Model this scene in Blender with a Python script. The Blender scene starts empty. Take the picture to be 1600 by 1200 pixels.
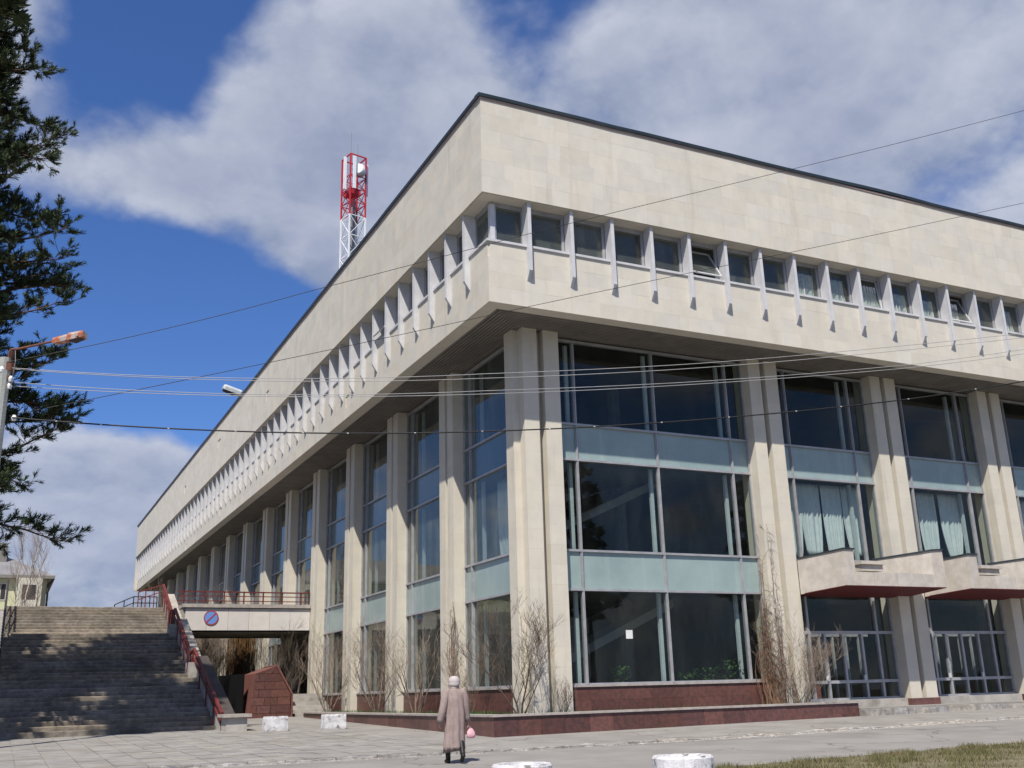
import bpy, bmesh, math, random
from mathutils import Vector, Matrix, Euler
R = math.radians
rnd = random.Random(7)
sc = bpy.context.scene
col = sc.collection

# ------------------------------------------------------------------ camera
CAM = Vector((-11.996, -25.715, 1.35))
YAW, PITCH, ROLL, FPX = R(26.2387), R(16.7847), R(-1.6157), 1596.8
FW = Vector((math.sin(YAW)*math.cos(PITCH), math.cos(YAW)*math.cos(PITCH), math.sin(PITCH)))
_rt = Vector((math.cos(YAW), -math.sin(YAW), 0)); _up = _rt.cross(FW)
RT = math.cos(ROLL)*_rt + math.sin(ROLL)*_up
UP = -math.sin(ROLL)*_rt + math.cos(ROLL)*_up
cd = bpy.data.cameras.new('camera'); cam = bpy.data.objects.new('camera', cd); col.objects.link(cam)
cd.sensor_width = 36; cd.lens = 36*FPX/1600; cd.clip_start = .1; cd.clip_end = 5000
m3 = Matrix((RT, UP, -FW)).transposed()
cam.matrix_world = Matrix.Translation(CAM) @ m3.to_4x4()
sc.camera = cam
def ray(u, v): return FW + RT*((u-800)/FPX) - UP*((v-600)/FPX)
def atd(u, v, D): return CAM + ray(u, v)*D
def onz(u, v, z): r = ray(u, v); return CAM + r*((z-CAM.z)/r.z)
def pj(q):
    d = Vector(q)-CAM; z = d.dot(FW); return (800+FPX*d.dot(RT)/z, 600-FPX*d.dot(UP)/z)

# ------------------------------------------------------------------ world, sun, exposure
SUN_EL, SUN_AZ = R(54.5), math.atan2(.622, .782)      # azimuth of the light's travel, from +Y towards +X
sd = Vector((math.sin(SUN_AZ)*math.cos(SUN_EL), math.cos(SUN_AZ)*math.cos(SUN_EL), -math.sin(SUN_EL)))
sl = bpy.data.lights.new('sun', 'SUN'); sl.energy = 4.4; sl.angle = R(.53); sl.color = (1, .94, .84)
so = bpy.data.objects.new('sun', sl); col.objects.link(so)
so.rotation_euler = sd.to_track_quat('-Z', 'Y').to_euler(); so.location = (-30, -40, 60)
sc.view_settings.view_transform = 'Standard'; sc.view_settings.look = 'None'
sc.view_settings.exposure = .42; sc.view_settings.gamma = 1

w = bpy.data.worlds.new('World'); sc.world = w; w.use_nodes = True
nt = w.node_tree; nt.nodes.clear()
def N(t, typ, **kw):
    n = t.nodes.new(typ)
    for k, v in kw.items():
        if k == 'ins':
            for kk, vv in v.items():
                if isinstance(vv, bpy.types.NodeSocket): t.links.new(vv, n.inputs[kk])
                else: n.inputs[kk].default_value = vv
        else: setattr(n, k, v)
    return n
def math_(t, op, a, b=None, c=None, clamp=False):
    n = t.nodes.new('ShaderNodeMath'); n.operation = op; n.use_clamp = clamp
    for i, x in enumerate((a, b, c)):
        if x is None: continue
        if isinstance(x, bpy.types.NodeSocket): t.links.new(x, n.inputs[i])
        else: n.inputs[i].default_value = x
    return n.outputs[0]
def vmath(t, op, a, b=None):
    n = t.nodes.new('ShaderNodeVectorMath'); n.operation = op
    for i, x in enumerate((a, b)):
        if x is None: continue
        if isinstance(x, bpy.types.NodeSocket): t.links.new(x, n.inputs[i])
        else: n.inputs[i].default_value = x
    return n
def maprange(t, v, a, b, c=0., d=1., smooth=True):
    n = t.nodes.new('ShaderNodeMapRange'); n.interpolation_type = 'SMOOTHSTEP' if smooth else 'LINEAR'
    t.links.new(v, n.inputs[0])
    for i, x in enumerate((a, b, c, d)): n.inputs[i+1].default_value = x
    return n.outputs[0]
def mixc(t, f, a, b, blend='MIX'):
    n = t.nodes.new('ShaderNodeMix'); n.data_type = 'RGBA'; n.blend_type = blend
    for i, x in ((0, f), (6, a), (7, b)):
        if isinstance(x, bpy.types.NodeSocket): t.links.new(x, n.inputs[i])
        elif i == 0: n.inputs[0].default_value = x
        else: n.inputs[i].default_value = (*x, 1) if len(x) == 3 else x
    return n.outputs[2]
sky = N(nt, 'ShaderNodeTexSky', sky_type='NISHITA', sun_disc=False, sun_elevation=SUN_EL,
        sun_rotation=math.atan2(-sd.x, -sd.y), air_density=1.0, dust_density=.25, ozone_density=2.0)
tc = N(nt, 'ShaderNodeTexCoord'); D_ = vmath(nt, 'NORMALIZE', tc.outputs['Generated']).outputs[0]
sepd = N(nt, 'ShaderNodeSeparateXYZ', ins={0: D_})
hz = math_(nt, 'ADD', math_(nt, 'MAXIMUM', sepd.outputs[2], 0.), .55)
flat = vmath(nt, 'DIVIDE', D_, N(nt, 'ShaderNodeCombineXYZ', ins={0: hz, 1: hz, 2: hz}).outputs[0]).outputs[0]
def cn(off, sc_, det, ro, dis=.3): return N(nt, 'ShaderNodeTexNoise', ins={'Vector': vmath(nt, 'ADD', flat, off).outputs[0], 'Scale': sc_, 'Detail': det, 'Roughness': ro, 'Lacunarity': 2.1, 'Distortion': dis}).outputs[0]
wob = vmath(nt, 'SCALE', N(nt, 'ShaderNodeTexNoise', ins={'Vector': flat, 'Scale': 9., 'Detail': 4., 'Roughness': .62}).outputs['Color']); wob.inputs['Scale'].default_value = .12
fw_ = vmath(nt, 'ADD', flat, wob.outputs[0]).outputs[0]
def billow(off):     # cauliflower lumps, broken up by noise
    vo = N(nt, 'ShaderNodeTexVoronoi', feature='F1', voronoi_dimensions='3D', ins={'Vector': vmath(nt, 'ADD', fw_, off).outputs[0], 'Scale': 8.5, 'Detail': 0.})
    return math_(nt, 'SUBTRACT', .80, vo.outputs['Distance'])
def field(off, det): return math_(nt, 'ADD', math_(nt, 'MULTIPLY', cn(off, 6.0, det, .54, .1), .74), math_(nt, 'MULTIPLY', billow(off), .30))
n1 = field((0, 0, 0), 8.); n1b = field((-.014, -.018, .028), 5.)
n2 = cn((3.1, 7.7, 1.2), 2.6, 4., .5, .2); n3 = cn((9.1, 2.7, 4.2), 20., 6., .62, .5)
# banks of cloud and the blue holes between them, each a direction in the sky: (u, v, radius in px, amount)
BANKS = [(170, 270, 90, .22), (500, 400, 90, .12), (410, 270, 170, .26), (230, 250, 110, .20), (400, 110, 75, .24), (640, 260, 170, .22), (1000, 150, 300, .20), (1400, 180, 360, .24), (200, 740, 120, .26), (60, 860, 190, .24), (270, 850, 110, .16), (20, 60, 80, .26), (470, 330, 120, .12), (620, 30, 110, .14),
         (230, 80, 130, -.34), (250, 150, 60, -.14), (545, 145, 55, -.14), (640, 110, 60, -.08), (810, 10, 80, -.14), (300, 500, 140, -.40), (150, 450, 120, -.36), (420, 610, 120, -.30), (110, 590, 110, -.32)]
bias = None
for (u, v, r, a) in BANKS:
    d0 = ray(u, v).normalized()
    dt = vmath(nt, 'DOT_PRODUCT', D_, tuple(d0)).outputs['Value']
    ang = math.atan(r/FPX)
    g = maprange(nt, dt, math.cos(ang*1.6), math.cos(ang*.2), 0., a)
    bias = g if bias is None else math_(nt, 'ADD', bias, g)
dens = math_(nt, 'ADD', math_(nt, 'ADD', math_(nt, 'MULTIPLY', n1, 1.05), math_(nt, 'MULTIPLY', n2, .45)), bias)
cf = maprange(nt, dens, .595, .92)
lit = math_(nt, 'ADD', math_(nt, 'MULTIPLY', math_(nt, 'SUBTRACT', n1, n1b), 2.2), math_(nt, 'ADD', math_(nt, 'MULTIPLY', n3, .40), .24), clamp=False)
lit = maprange(nt, lit, .10, .85, 0., 1., False)
ccol = mixc(nt, lit, (2.2, 2.6, 3.65), (4.7, 4.95, 5.65))
thick = maprange(nt, dens, .88, 1.25)
ccol = mixc(nt, math_(nt, 'MULTIPLY', thick, .45), ccol, (2.65, 2.95, 3.95))
skyc = mixc(nt, 1., sky.outputs[0], (.42, .61, .97), 'MULTIPLY')
horizon = maprange(nt, sepd.outputs[2], 0., .22, .55, 0.)
skyc = mixc(nt, horizon, skyc, (2.0, 2.6, 4.2))
final = mixc(nt, math_(nt, 'MULTIPLY', cf, .92), skyc, ccol)
bg = N(nt, 'ShaderNodeBackground', ins={'Color': final, 'Strength': .1})
wo = N(nt, 'ShaderNodeOutputWorld', ins={'Surface': bg.outputs[0]})

# ------------------------------------------------------------------ materials
MATS = {}
def mat(name, c, c2=None, rough=.8, scale=3., amt=.5, bump=0., bscale=None, metallic=0., rand=0., tone=0., spec=.3, stain=None, streak=None, coat=0., crack=None):
    """c/c2: two base colours mixed by noise; rand: per-object tone; tone: per-face 'tone' attribute; stain=(colour, scale, lo, hi); streak: vertical dirt runs."""
    m = bpy.data.materials.new(name); m.use_nodes = True; t = m.node_tree
    b = t.nodes['Principled BSDF']; b.inputs['Roughness'].default_value = rough; b.inputs['Metallic'].default_value = metallic
    b.inputs['Specular IOR Level'].default_value = spec; b.inputs['Coat Weight'].default_value = coat
    geo = N(t, 'ShaderNodeNewGeometry'); P = geo.outputs['Position']
    ns = N(t, 'ShaderNodeTexNoise', ins={'Vector': P, 'Scale': scale, 'Detail': 6., 'Roughness': .6})
    cc = mixc(t, maprange(t, ns.outputs[0], .5-.25/max(amt, .05)*.5, .5+.25/max(amt, .05)*.5), c, c2 or tuple(x*.8 for x in c))
    if rand or tone:
        oi = N(t, 'ShaderNodeObjectInfo'); at = N(t, 'ShaderNodeAttribute', attribute_name='tone')
        s = math_(t, 'FRACT', math_(t, 'ADD', oi.outputs['Random'], at.outputs['Fac']))
        k = maprange(t, s, 0., 1., 1-max(rand, tone), 1+max(rand, tone)*.7, False)
        s2 = math_(t, 'FRACT', math_(t, 'MULTIPLY', s, 7.31))
        warm = mixc(t, s2, (1.03, 1.0, .93), (.97, 1.0, 1.05))
        cc = mixc(t, 1., cc, N(t, 'ShaderNodeCombineXYZ', ins={0: k, 1: k, 2: k}).outputs[0], 'MULTIPLY')
        cc = mixc(t, min(1., max(rand, tone)*6), cc, mixc(t, 1., cc, warm, 'MULTIPLY'))
    if stain:
        sn = N(t, 'ShaderNodeTexNoise', ins={'Vector': vmath(t, 'ADD', P, (11.3, 5.1, 2.2)).outputs[0], 'Scale': stain[1], 'Detail': 8., 'Roughness': .68})
        cc = mixc(t, maprange(t, sn.outputs[0], stain[2], stain[3]), cc, stain[0])
    if streak:
        sv = vmath(t, 'MULTIPLY', P, (streak[1], streak[1], .22)).outputs[0]
        sn = N(t, 'ShaderNodeTexNoise', ins={'Vector': sv, 'Scale': 1., 'Detail': 5., 'Roughness': .65})
        cc = mixc(t, math_(t, 'MULTIPLY', maprange(t, sn.outputs[0], streak[2], streak[3]), streak[4]), cc, streak[0])
    if crack:       # thin wandering cracks: (colour, cells per metre, half width)
        wp = N(t, 'ShaderNodeTexNoise', ins={'Vector': P, 'Scale': 1.1, 'Detail': 5., 'Roughness': .6}).outputs['Color']
        wv = vmath(t, 'ADD', P, vmath(t, 'SCALE', wp).outputs[0]); wv.inputs[1].links[0].from_node.inputs['Scale'].default_value = .9
        vo = N(t, 'ShaderNodeTexVoronoi', feature='DISTANCE_TO_EDGE', ins={'Vector': wv.outputs[0], 'Scale': crack[1]})
        gate = N(t, 'ShaderNodeTexNoise', ins={'Vector': P, 'Scale': .33, 'Detail': 2.})
        k_ = math_(t, 'MULTIPLY', maprange(t, vo.outputs['Distance'], crack[2], crack[2]*.3), maprange(t, gate.outputs[0], .44, .56))
        cc = mixc(t, math_(t, 'MULTIPLY', k_, .75), cc, crack[0])
    t.links.new(cc, b.inputs['Base Color'])
    if bump:
        bn = N(t, 'ShaderNodeTexNoise', ins={'Vector': P, 'Scale': bscale or scale*6, 'Detail': 5., 'Roughness': .6})
        bp = N(t, 'ShaderNodeBump', ins={'Height': bn.outputs[0], 'Strength': bump, 'Distance': .03})
        t.links.new(bp.outputs[0], b.inputs['Normal'])
    MATS[name] = m; return m
mat('limestone', (.595, .555, .48), (.55, .52, .455), .85, 2.2, .7, .12, 30, tone=.06, streak=((.33, .30, .25), 1.9, .54, .80, .36), stain=((.40, .33, .24), .55, .66, .86))
mat('column_stone', (.595, .55, .46), (.545, .508, .435), .85, 1.5, .7, .1, 30, tone=.03, streak=((.36, .30, .22), 2.6, .52, .78, .42))
mat('joint_strip', (.66, .58, .50), (.5, .44, .38), .8, 2.)
mat('backing', (.36, .34, .29), None, .9)
mat('coping', (.016, .026, .03), (.03, .04, .045), .45, 2., .6, spec=.5)
mat('coping_trim', (.42, .30, .26), (.34, .26, .22), .8, 5.)
mat('soffit_slat', (.20, .185, .165), (.15, .138, .125), .75, 1.2, .7)
mat('soffit_gap', (.03, .028, .025), None, .9)
mat('fin_metal', (.58, .58, .595), (.49, .49, .51), .5, 2.5, .6, spec=.4, streak=((.33, .32, .31), 5., .55, .8, .4))
mat('fin_under', (.28, .27, .26), None, .7)
mat('alu', (.40, .40, .415), (.31, .31, .325), .45, 3., .6, metallic=.25, spec=.5, streak=((.25, .22, .2), 7., .58, .85, .35))
mat('inner_frame', (.55, .58, .58), (.46, .49, .5), .6, 3.)
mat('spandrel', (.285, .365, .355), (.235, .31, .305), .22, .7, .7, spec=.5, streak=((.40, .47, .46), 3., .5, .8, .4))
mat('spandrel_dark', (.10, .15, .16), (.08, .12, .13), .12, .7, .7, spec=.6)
mat('granite', (.135, .058, .050), (.085, .042, .038), .38, 7., .9, .04, 60, tone=.30, spec=.45, stain=((.27, .19, .17), 2.4, .62, .8))
mat('granite_wall', (.14, .058, .048), (.09, .045, .038), .45, 7., .9, .04, 60, tone=.2, spec=.4, stain=((.28, .17, .14), 2., .62, .82))
mat('granite_cap', (.20, .085, .07), (.15, .07, .06), .5, 6., .8)
mat('shaded_cap', (.075, .062, .058), (.05, .042, .04), .7, 3., .8, .2, 30)  # concrete cap of the lowest stair run, tree shade put into its colour
mat('black_panel', (.008, .008, .009), None, .55)
mat('planter_cap', (.40, .36, .33), (.30, .27, .25), .9, 5., .8, .3)
mat('soil', (.055, .045, .032), (.09, .07, .045), .95, 4., .8, .6)
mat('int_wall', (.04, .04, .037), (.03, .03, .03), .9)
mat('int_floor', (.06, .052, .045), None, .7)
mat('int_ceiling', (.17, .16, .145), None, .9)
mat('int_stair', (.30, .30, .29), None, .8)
mat('red_soffit', (.125, .016, .019), (.09, .014, .016), .65, 3., .7)
mat('canopy_conc', (.52, .475, .42), (.43, .39, .345), .9, 3., .8, .35, 40, tone=.06, streak=((.28, .24, .2), 3., .55, .8, .4), stain=((.36, .2, .1), .9, .70, .85))
mat('concrete', (.40, .375, .34), (.30, .28, .255), .92, 2., .8, .3, 25, tone=.06, stain=((.17, .16, .145), 1.1, .52, .75))
mat('step_conc', (.28, .24, .195), (.18, .155, .13), .95, 4.5, .9, .6, 14, rand=.22, stain=((.10, .088, .072), .7, .42, .70))
mat('bridge_panel', (.60, .57, .535), (.55, .52, .49), .8, 2., .6, .05, 20, rand=.04, streak=((.4, .37, .34), 4., .55, .8, .3))
mat('paving', (.30, .285, .265), (.235, .22, .205), .95, 1.8, .8, .35, 30, tone=.10, stain=((.19, .18, .165), .8, .52, .74))
mat('asphalt_walk', (.285, .27, .25), (.235, .22, .205), .95, .9, .8, .3, 30, stain=((.17, .16, .148), .55, .55, .74), crack=((.10, .09, .08), .42, .014))
mat('road', (.27, .255, .237), (.225, .212, .197), .95, .6, .8, .3, 35, stain=((.185, .172, .158), .45, .55, .76), crack=((.11, .10, .09), .30, .012))
mat('ground', (.11, .10, .07), (.08, .085, .045), .95, .4, .8, .3)
mat('kerb', (.42, .395, .365), (.24, .22, .20), .95, 5., .9, .6, 25, tone=.2, rand=.2)
mat('gravel', (.30, .27, .24), (.18, .16, .14), .95, 20., .9, .8, 60)
mat('white_paint', (.66, .655, .67), (.52, .51, .52), .85, 5., .9, .5, 22, stain=((.17, .155, .15), 4.2, .52, .64), streak=((.26, .24, .24), 5., .5, .72, .6))
mat('red_paint', (.155, .028, .024), (.10, .022, .019), .6, 5., .8, stain=((.10, .05, .035), 3., .6, .75))
mat('dark_metal', (.03, .028, .03), (.05, .04, .04), .6, 5.)
mat('mast_red', (.52, .03, .045), (.42, .03, .04), .5, 2.)
mat('mast_white', (.80, .81, .83), (.7, .71, .73), .5, 2.)
mat('mast_grey', (.25, .25, .26), None, .6)
mat('pole_conc', (.36, .37, .34), (.28, .29, .27), .9, 2., .8, .3, 20, stain=((.2, .2, .18), 1.4, .55, .75))
mat('rust', (.19, .08, .055), (.13, .06, .045), .85, 6., .8, .3)
mat('lamp_rust', (.44, .38, .35), (.34, .29, .27), .7, 4., .6, stain=((.36, .11, .05), 5.5, .46, .55))
mat('porcelain', (.85, .85, .83), None, .2)
mat('lamp_glass', (.45, .47, .45), None, .25)
mat('lamp_grey', (.55, .57, .58), (.42, .44, .45), .5, 3.)
mat('wire_light', (.36, .36, .36), None, .5)
mat('wire_dark', (.012, .012, .014), None, .6)
mat('bark_pine', (.11, .065, .04), (.06, .04, .03), .95, 5., .9, .8, 12)
mat('needles', (.062, .088, .036), (.034, .054, .022), .75, 1.4, .9, tone=.35)
mat('twig', (.24, .185, .14), (.15, .115, .09), .9, 6., .8)
mat('twig_dark', (.10, .07, .05), (.06, .045, .035), .9, 6., .8)
mat('vine', (.185, .105, .065), (.12, .08, .055), .9, 5., .9)
mat('willow', (.24, .14, .06), (.15, .09, .045), .9, 3., .8)
mat('birch', (.62, .60, .56), (.42, .40, .37), .8, 4., .9, stain=((.06, .055, .05), 6., .6, .68))
mat('grass', (.115, .12, .042), (.19, .16, .085), .8, 3., .9, tone=.35)
mat('grass_base', (.19, .165, .105), (.12, .105, .06), .95, 1.6, .9, .5, stain=((.06, .05, .04), 1.6, .55, .7))
mat('leaf', (.055, .115, .03), (.035, .08, .02), .6, 8., .8)
mat('pot', (.35, .15, .08), None, .8)
mat('house_wall', (.54, .54, .35), (.48, .49, .32), .9, 1., .6)
mat('house_pale', (.62, .60, .50), (.52, .5, .43), .9, 1., .6)
mat('house_roof', (.24, .235, .24), (.19, .185, .19), .8, .8, .8)
mat('house_eave', (.22, .21, .19), None, .8)
mat('far_wall', (.55, .54, .52), None, .9)
mat('coat', (.315, .245, .225), (.26, .20, .185), .95, 9., .8, .15, 90)
mat('hat', (.53, .46, .455), (.45, .39, .385), .95, 25., .7, .5, 120)
mat('boot', (.012, .011, .011), (.02, .018, .018), .5, 6.)
mat('skin', (.50, .30, .22), (.46, .27, .2), .6, 8.)
mat('hair', (.20, .19, .18), None, .8)
mat('bag', (.62, .30, .37), (.68, .45, .48), .45, 14., .8)
mat('sign_blue', (.13, .27, .62), (.12, .25, .57), .45, 3.)
mat('sign_red', (.36, .05, .06), (.3, .05, .06), .5, 3.)
mat('paper', (.75, .75, .74), None, .8)
mat('curtain', (.66, .675, .665), (.58, .595, .595), .9, 5., .6)
mat('curtain_print', (.86, .78, .66), (.60, .60, .64), .9, 9., 1.6)
mat('ply', (.30, .10, .08), None, .8)
def glass_mat(name, tint, ior, rough=0., dust=(.008, .05), refl=1.):
    m = bpy.data.materials.new(name); m.use_nodes = True; t = m.node_tree; t.nodes.clear()
    P = N(t, 'ShaderNodeNewGeometry').outputs['Position']
    ns = N(t, 'ShaderNodeTexNoise', ins={'Vector': P, 'Scale': .45, 'Detail': 2.})
    bp = N(t, 'ShaderNodeBump', ins={'Height': ns.outputs[0], 'Strength': .10, 'Distance': .05})
    tr = N(t, 'ShaderNodeBsdfTransparent', ins={'Color': (*tint, 1)})
    gl = N(t, 'ShaderNodeBsdfGlossy', ins={'Color': (.74*refl, .70*refl, .63*refl, 1), 'Roughness': rough, 'Normal': bp.outputs[0]})
    bf = N(t, 'ShaderNodeNewGeometry').outputs['Backfacing']      # a thin pane: both faces reflect like air to glass
    io = math_(t, 'ADD', math_(t, 'MULTIPLY', bf, 1/ior-ior), ior)
    fr = N(t, 'ShaderNodeFresnel', ins={'IOR': io, 'Normal': bp.outputs[0]})
    # dust film on the pane
    df = N(t, 'ShaderNodeBsdfDiffuse', ins={'Color': (.44, .48, .455, 1)})
    dn = N(t, 'ShaderNodeTexNoise', ins={'Vector': vmath(t, 'MULTIPLY', P, (1.1, 1.1, .35)).outputs[0], 'Scale': 1.3, 'Detail': 6., 'Roughness': .65})
    dm = N(t, 'ShaderNodeMixShader', ins={0: maprange(t, dn.outputs[0], .40, .80, *dust), 1: tr.outputs[0], 2: df.outputs[0]})
    mx = N(t, 'ShaderNodeMixShader', ins={0: fr.outputs[0], 1: dm.outputs[0], 2: gl.outputs[0]})
    N(t, 'ShaderNodeOutputMaterial', ins={'Surface': mx.outputs[0]})
    MATS[name] = m
glass_mat('glass', (.87, .915, .91), 1.47, 0., (.003, .02), .72)
glass_mat('glass_left', (.84, .89, .89), 1.5, 0., (.05, .17))
glass_mat('glass_upper', (.82, .87, .87), 1.5, 0., (.06, .18))

# ------------------------------------------------------------------ mesh helpers
class MB:
    """Collects shapes; build() links them as one mesh object."""
    def __init__(s): s.v = []; s.f = []; s.t = []; s.mi = []; s.cur = 0
    def add(s, vs, fs, tone=0.):
        o = len(s.v); s.v += [tuple(x) for x in vs]
        for f in fs: s.f.append(tuple(i+o for i in f)); s.t.append(tone); s.mi.append(s.cur)
    def box(s, a, b, tone=0.):
        x0, y0, z0 = (min(a[i], b[i]) for i in range(3)); x1, y1, z1 = (max(a[i], b[i]) for i in range(3))
        s.add([(x0, y0, z0), (x1, y0, z0), (x1, y1, z0), (x0, y1, z0), (x0, y0, z1), (x1, y0, z1), (x1, y1, z1), (x0, y1, z1)],
              [(0, 3, 2, 1), (4, 5, 6, 7), (0, 1, 5, 4), (1, 2, 6, 5), (2, 3, 7, 6), (3, 0, 4, 7)], tone)
    def prism(s, poly, z0, z1, tone=0.):
        """poly: plan (x, y) list; z0/z1 numbers or per-vertex lists"""
        n = len(poly); a = sum(poly[i][0]*poly[(i+1) % n][1]-poly[(i+1) % n][0]*poly[i][1] for i in range(n))
        Z0 = z0 if isinstance(z0, (list, tuple)) else [z0]*n; Z1 = z1 if isinstance(z1, (list, tuple)) else [z1]*n
        idx = list(range(n)) if a > 0 else list(range(n))[::-1]
        vs = [(poly[i][0], poly[i][1], Z0[i]) for i in idx]+[(poly[i][0], poly[i][1], Z1[i]) for i in idx]
        s.add(vs, [tuple(range(n))[::-1], tuple(range(n, 2*n))]+[(i, (i+1) % n, n+(i+1) % n, n+i) for i in range(n)], tone)
    def extr(s, poly, axis, a, b, tone=0.):
        """profile of (p, z) pairs extruded along axis 'x' (p is y) or 'y' (p is x)"""
        n = len(poly); mk = (lambda p, t: (t, p[0], p[1])) if axis == 'x' else (lambda p, t: (p[0], t, p[1]))
        vs = [mk(p, a) for p in poly]+[mk(p, b) for p in poly]
        fs = [tuple(range(n))[::-1], tuple(range(n, 2*n))]+[(i, (i+1) % n, n+(i+1) % n, n+i) for i in range(n)]
        ar = sum(poly[i][0]*poly[(i+1) % n][1]-poly[(i+1) % n][0]*poly[i][1] for i in range(n))*(b-a)
        if (ar < 0) == (axis == 'x'): fs = [f[::-1] for f in fs]
        s.add(vs, fs, tone)
    def tube(s, pts, rad, n=6, cap=True, tone=0.):
        pts = [Vector(p) for p in pts]; rs = rad if isinstance(rad, (list, tuple)) else [rad]*len(pts)
        vs = []; u = None
        for i, p in enumerate(pts):
            d = (pts[min(i+1, len(pts)-1)]-pts[max(i-1, 0)]); d = d.normalized() if d.length > 1e-9 else Vector((0, 0, 1))
            if u is None: u = d.orthogonal().normalized()
            else:
                u = u-d*u.dot(d); u = u.normalized() if u.length > 1e-6 else d.orthogonal().normalized()
            q = d.cross(u)
            for k in range(n):
                a = 2*math.pi*k/n; vs.append(p+(u*math.cos(a)+q*math.sin(a))*rs[i])
        fs = [(i*n+k, i*n+(k+1) % n, (i+1)*n+(k+1) % n, (i+1)*n+k) for i in range(len(pts)-1) for k in range(n)]
        if cap: fs += [tuple(range(n))[::-1], tuple(range((len(pts)-1)*n, len(pts)*n))]
        s.add(vs, fs, tone)
    def bar(s, a, b, w, h=None, up=(0, 0, 1), tone=0.):
        a = Vector(a); b = Vector(b); h = h or w; d = (b-a).normalized(); u = Vector(up)
        if abs(d.dot(u)) > .98: u = Vector((1, 0, 0))
        sx = d.cross(u).normalized(); sz = sx.cross(d)
        vs = [p+sx*(i*w/2)+sz*(j*h/2) for p in (a, b) for i, j in ((-1, -1), (1, -1), (1, 1), (-1, 1))]
        s.add(vs, [(0, 3, 2, 1)[::-1], (4, 5, 6, 7)[::-1], (0, 1, 5, 4)[::-1], (1, 2, 6, 5)[::-1], (2, 3, 7, 6)[::-1], (3, 0, 4, 7)[::-1]], tone)
    def loft(s, rings, cap=True, tone=0.):
        n = len(rings[0]); vs = [p for r in rings for p in r]
        fs = [(i*n+k, i*n+(k+1) % n, (i+1)*n+(k+1) % n, (i+1)*n+k) for i in range(len(rings)-1) for k in range(n)]
        if cap: fs += [tuple(range(n))[::-1], tuple(range((len(rings)-1)*n, len(rings)*n))]
        s.add(vs, fs, tone)
    def mesh(s, name, mats, smooth=False):
        me = bpy.data.meshes.new(name); me.from_pydata(s.v, [], s.f)
        for m in (mats if isinstance(mats, (list, tuple)) else [mats]): me.materials.append(MATS[m])
        if any(s.t):
            at = me.attributes.new('tone', 'FLOAT', 'FACE'); at.data.foreach_set('value', s.t)
        if any(s.mi): me.polygons.foreach_set('material_index', s.mi)
        if smooth: me.polygons.foreach_set('use_smooth', [True]*len(me.polygons))
        me.update(); return me
    def build(s, name, mats, parent=None, smooth=False, **kw):
        return link(name, s.mesh(name, mats, smooth), parent, **kw)
def link(name, data, parent=None, label=None, cat=None, group=None, kind=None, loc=None, rot=None, scale=None):
    o = bpy.data.objects.new(name, data); col.objects.link(o)
    if parent: o.parent = parent
    if loc is not None: o.location = loc
    if rot is not None: o.rotation_euler = rot
    if scale is not None: o.scale = scale
    if label: o['label'] = label
    if cat: o['category'] = cat
    if group: o['group'] = group
    if kind: o['kind'] = kind
    return o
def thing(name, label, cat, group=None, loc=(0, 0, 0), rot=None): return link(name, None, None, label, cat, group, None, loc, rot)
def unit_box(m):
    k = 'ub_'+m
    if k not in UB:
        b = MB(); b.box((0, 0, 0), (1, 1, 1)); UB[k] = b.mesh(k, m)
    return UB[k]
UB = {}
def piece(name, a, b, m, parent):
    """a box-shaped piece that shares one unit mesh"""
    lo = [min(a[i], b[i]) for i in range(3)]; hi = [max(a[i], b[i]) for i in range(3)]
    return link(name, unit_box(m), parent, loc=lo, scale=[hi[i]-lo[i] for i in range(3)])
def G(x, y): return max(-.6, min(.95, .0085*(x+12)+.0175*(y+25.7)-.37))
def ong(u, v):
    z = .1
    for _ in range(40): q = onz(u, v, z); z = .5*z+.5*G(q.x, q.y)
    return q
# facade mapping: a = along the facade, o = inward from the box face, z = up
RIGHT = lambda a, o, z: (a, o, z)
LEFT = lambda a, o, z: (o, a, z)

# ------------------------------------------------------------------ ground, road, pavement
b = MB(); xs = [-900, -300, -120, -60]+[-40+4*i for i in range(26)]+[90, 140, 300, 900]; ys = [-900, -300, -120, -60]+[-40+4*i for i in range(26)]+[90, 140, 300, 1200]
for j, y in enumerate(ys):
    for i, x in enumerate(xs): b.v.append((x, y, G(x, y)-.03))
nx = len(xs)
for j in range(len(ys)-1):
    for i in range(nx-1): b.f.append((j*nx+i, j*nx+i+1, (j+1)*nx+i+1, (j+1)*nx+i)); b.t.append(0); b.mi.append(0)
b.build('ground', 'ground', kind='structure')
def sheet(name, polyfn, x0, x1, dz, m, n=40, rows=10, **kw):
    """sheet between two curves y=lo(x), hi(x) lying on the sloping ground"""
    b = MB(); lo, hi = polyfn
    for i in range(n+1):
        x = x0+(x1-x0)*i/n; l, h = lo(x), hi(x)
        for j in range(rows+1): y = l+(h-l)*j/rows; b.v.append((x, y, G(x, y)+dz))
    for i in range(n):
        for j in range(rows): b.f.append((i*(rows+1)+j, (i+1)*(rows+1)+j, (i+1)*(rows+1)+j+1, i*(rows+1)+j+1)); b.t.append(0); b.mi.append(0)
    return b.build(name, m, smooth=True, **kw)
KP = [(-30, -1.0), (-13, -2.45), (-7.28, -3.19), (-3.2, -3.8), (0, -4.13), (5.26, -4.44), (14.9, -4.1), (24, -3.6), (40, -2.5), (60, -1)]
def kerb_y(x):
    for (a, ya), (c, yc) in zip(KP, KP[1:]):
        if x <= c: return ya+(yc-ya)*(x-a)/(c-a)
    return KP[-1][1]
def grass_y(x): return -10.35+.02*x
sheet('road', (lambda x: -45, kerb_y), -40, 50, 0., 'road', 60, 12, kind='structure')
pav = sheet('pavement', (kerb_y, lambda x: 26.), -40, 50, .004, 'asphalt_walk', 60, 12, kind='structure')
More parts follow.
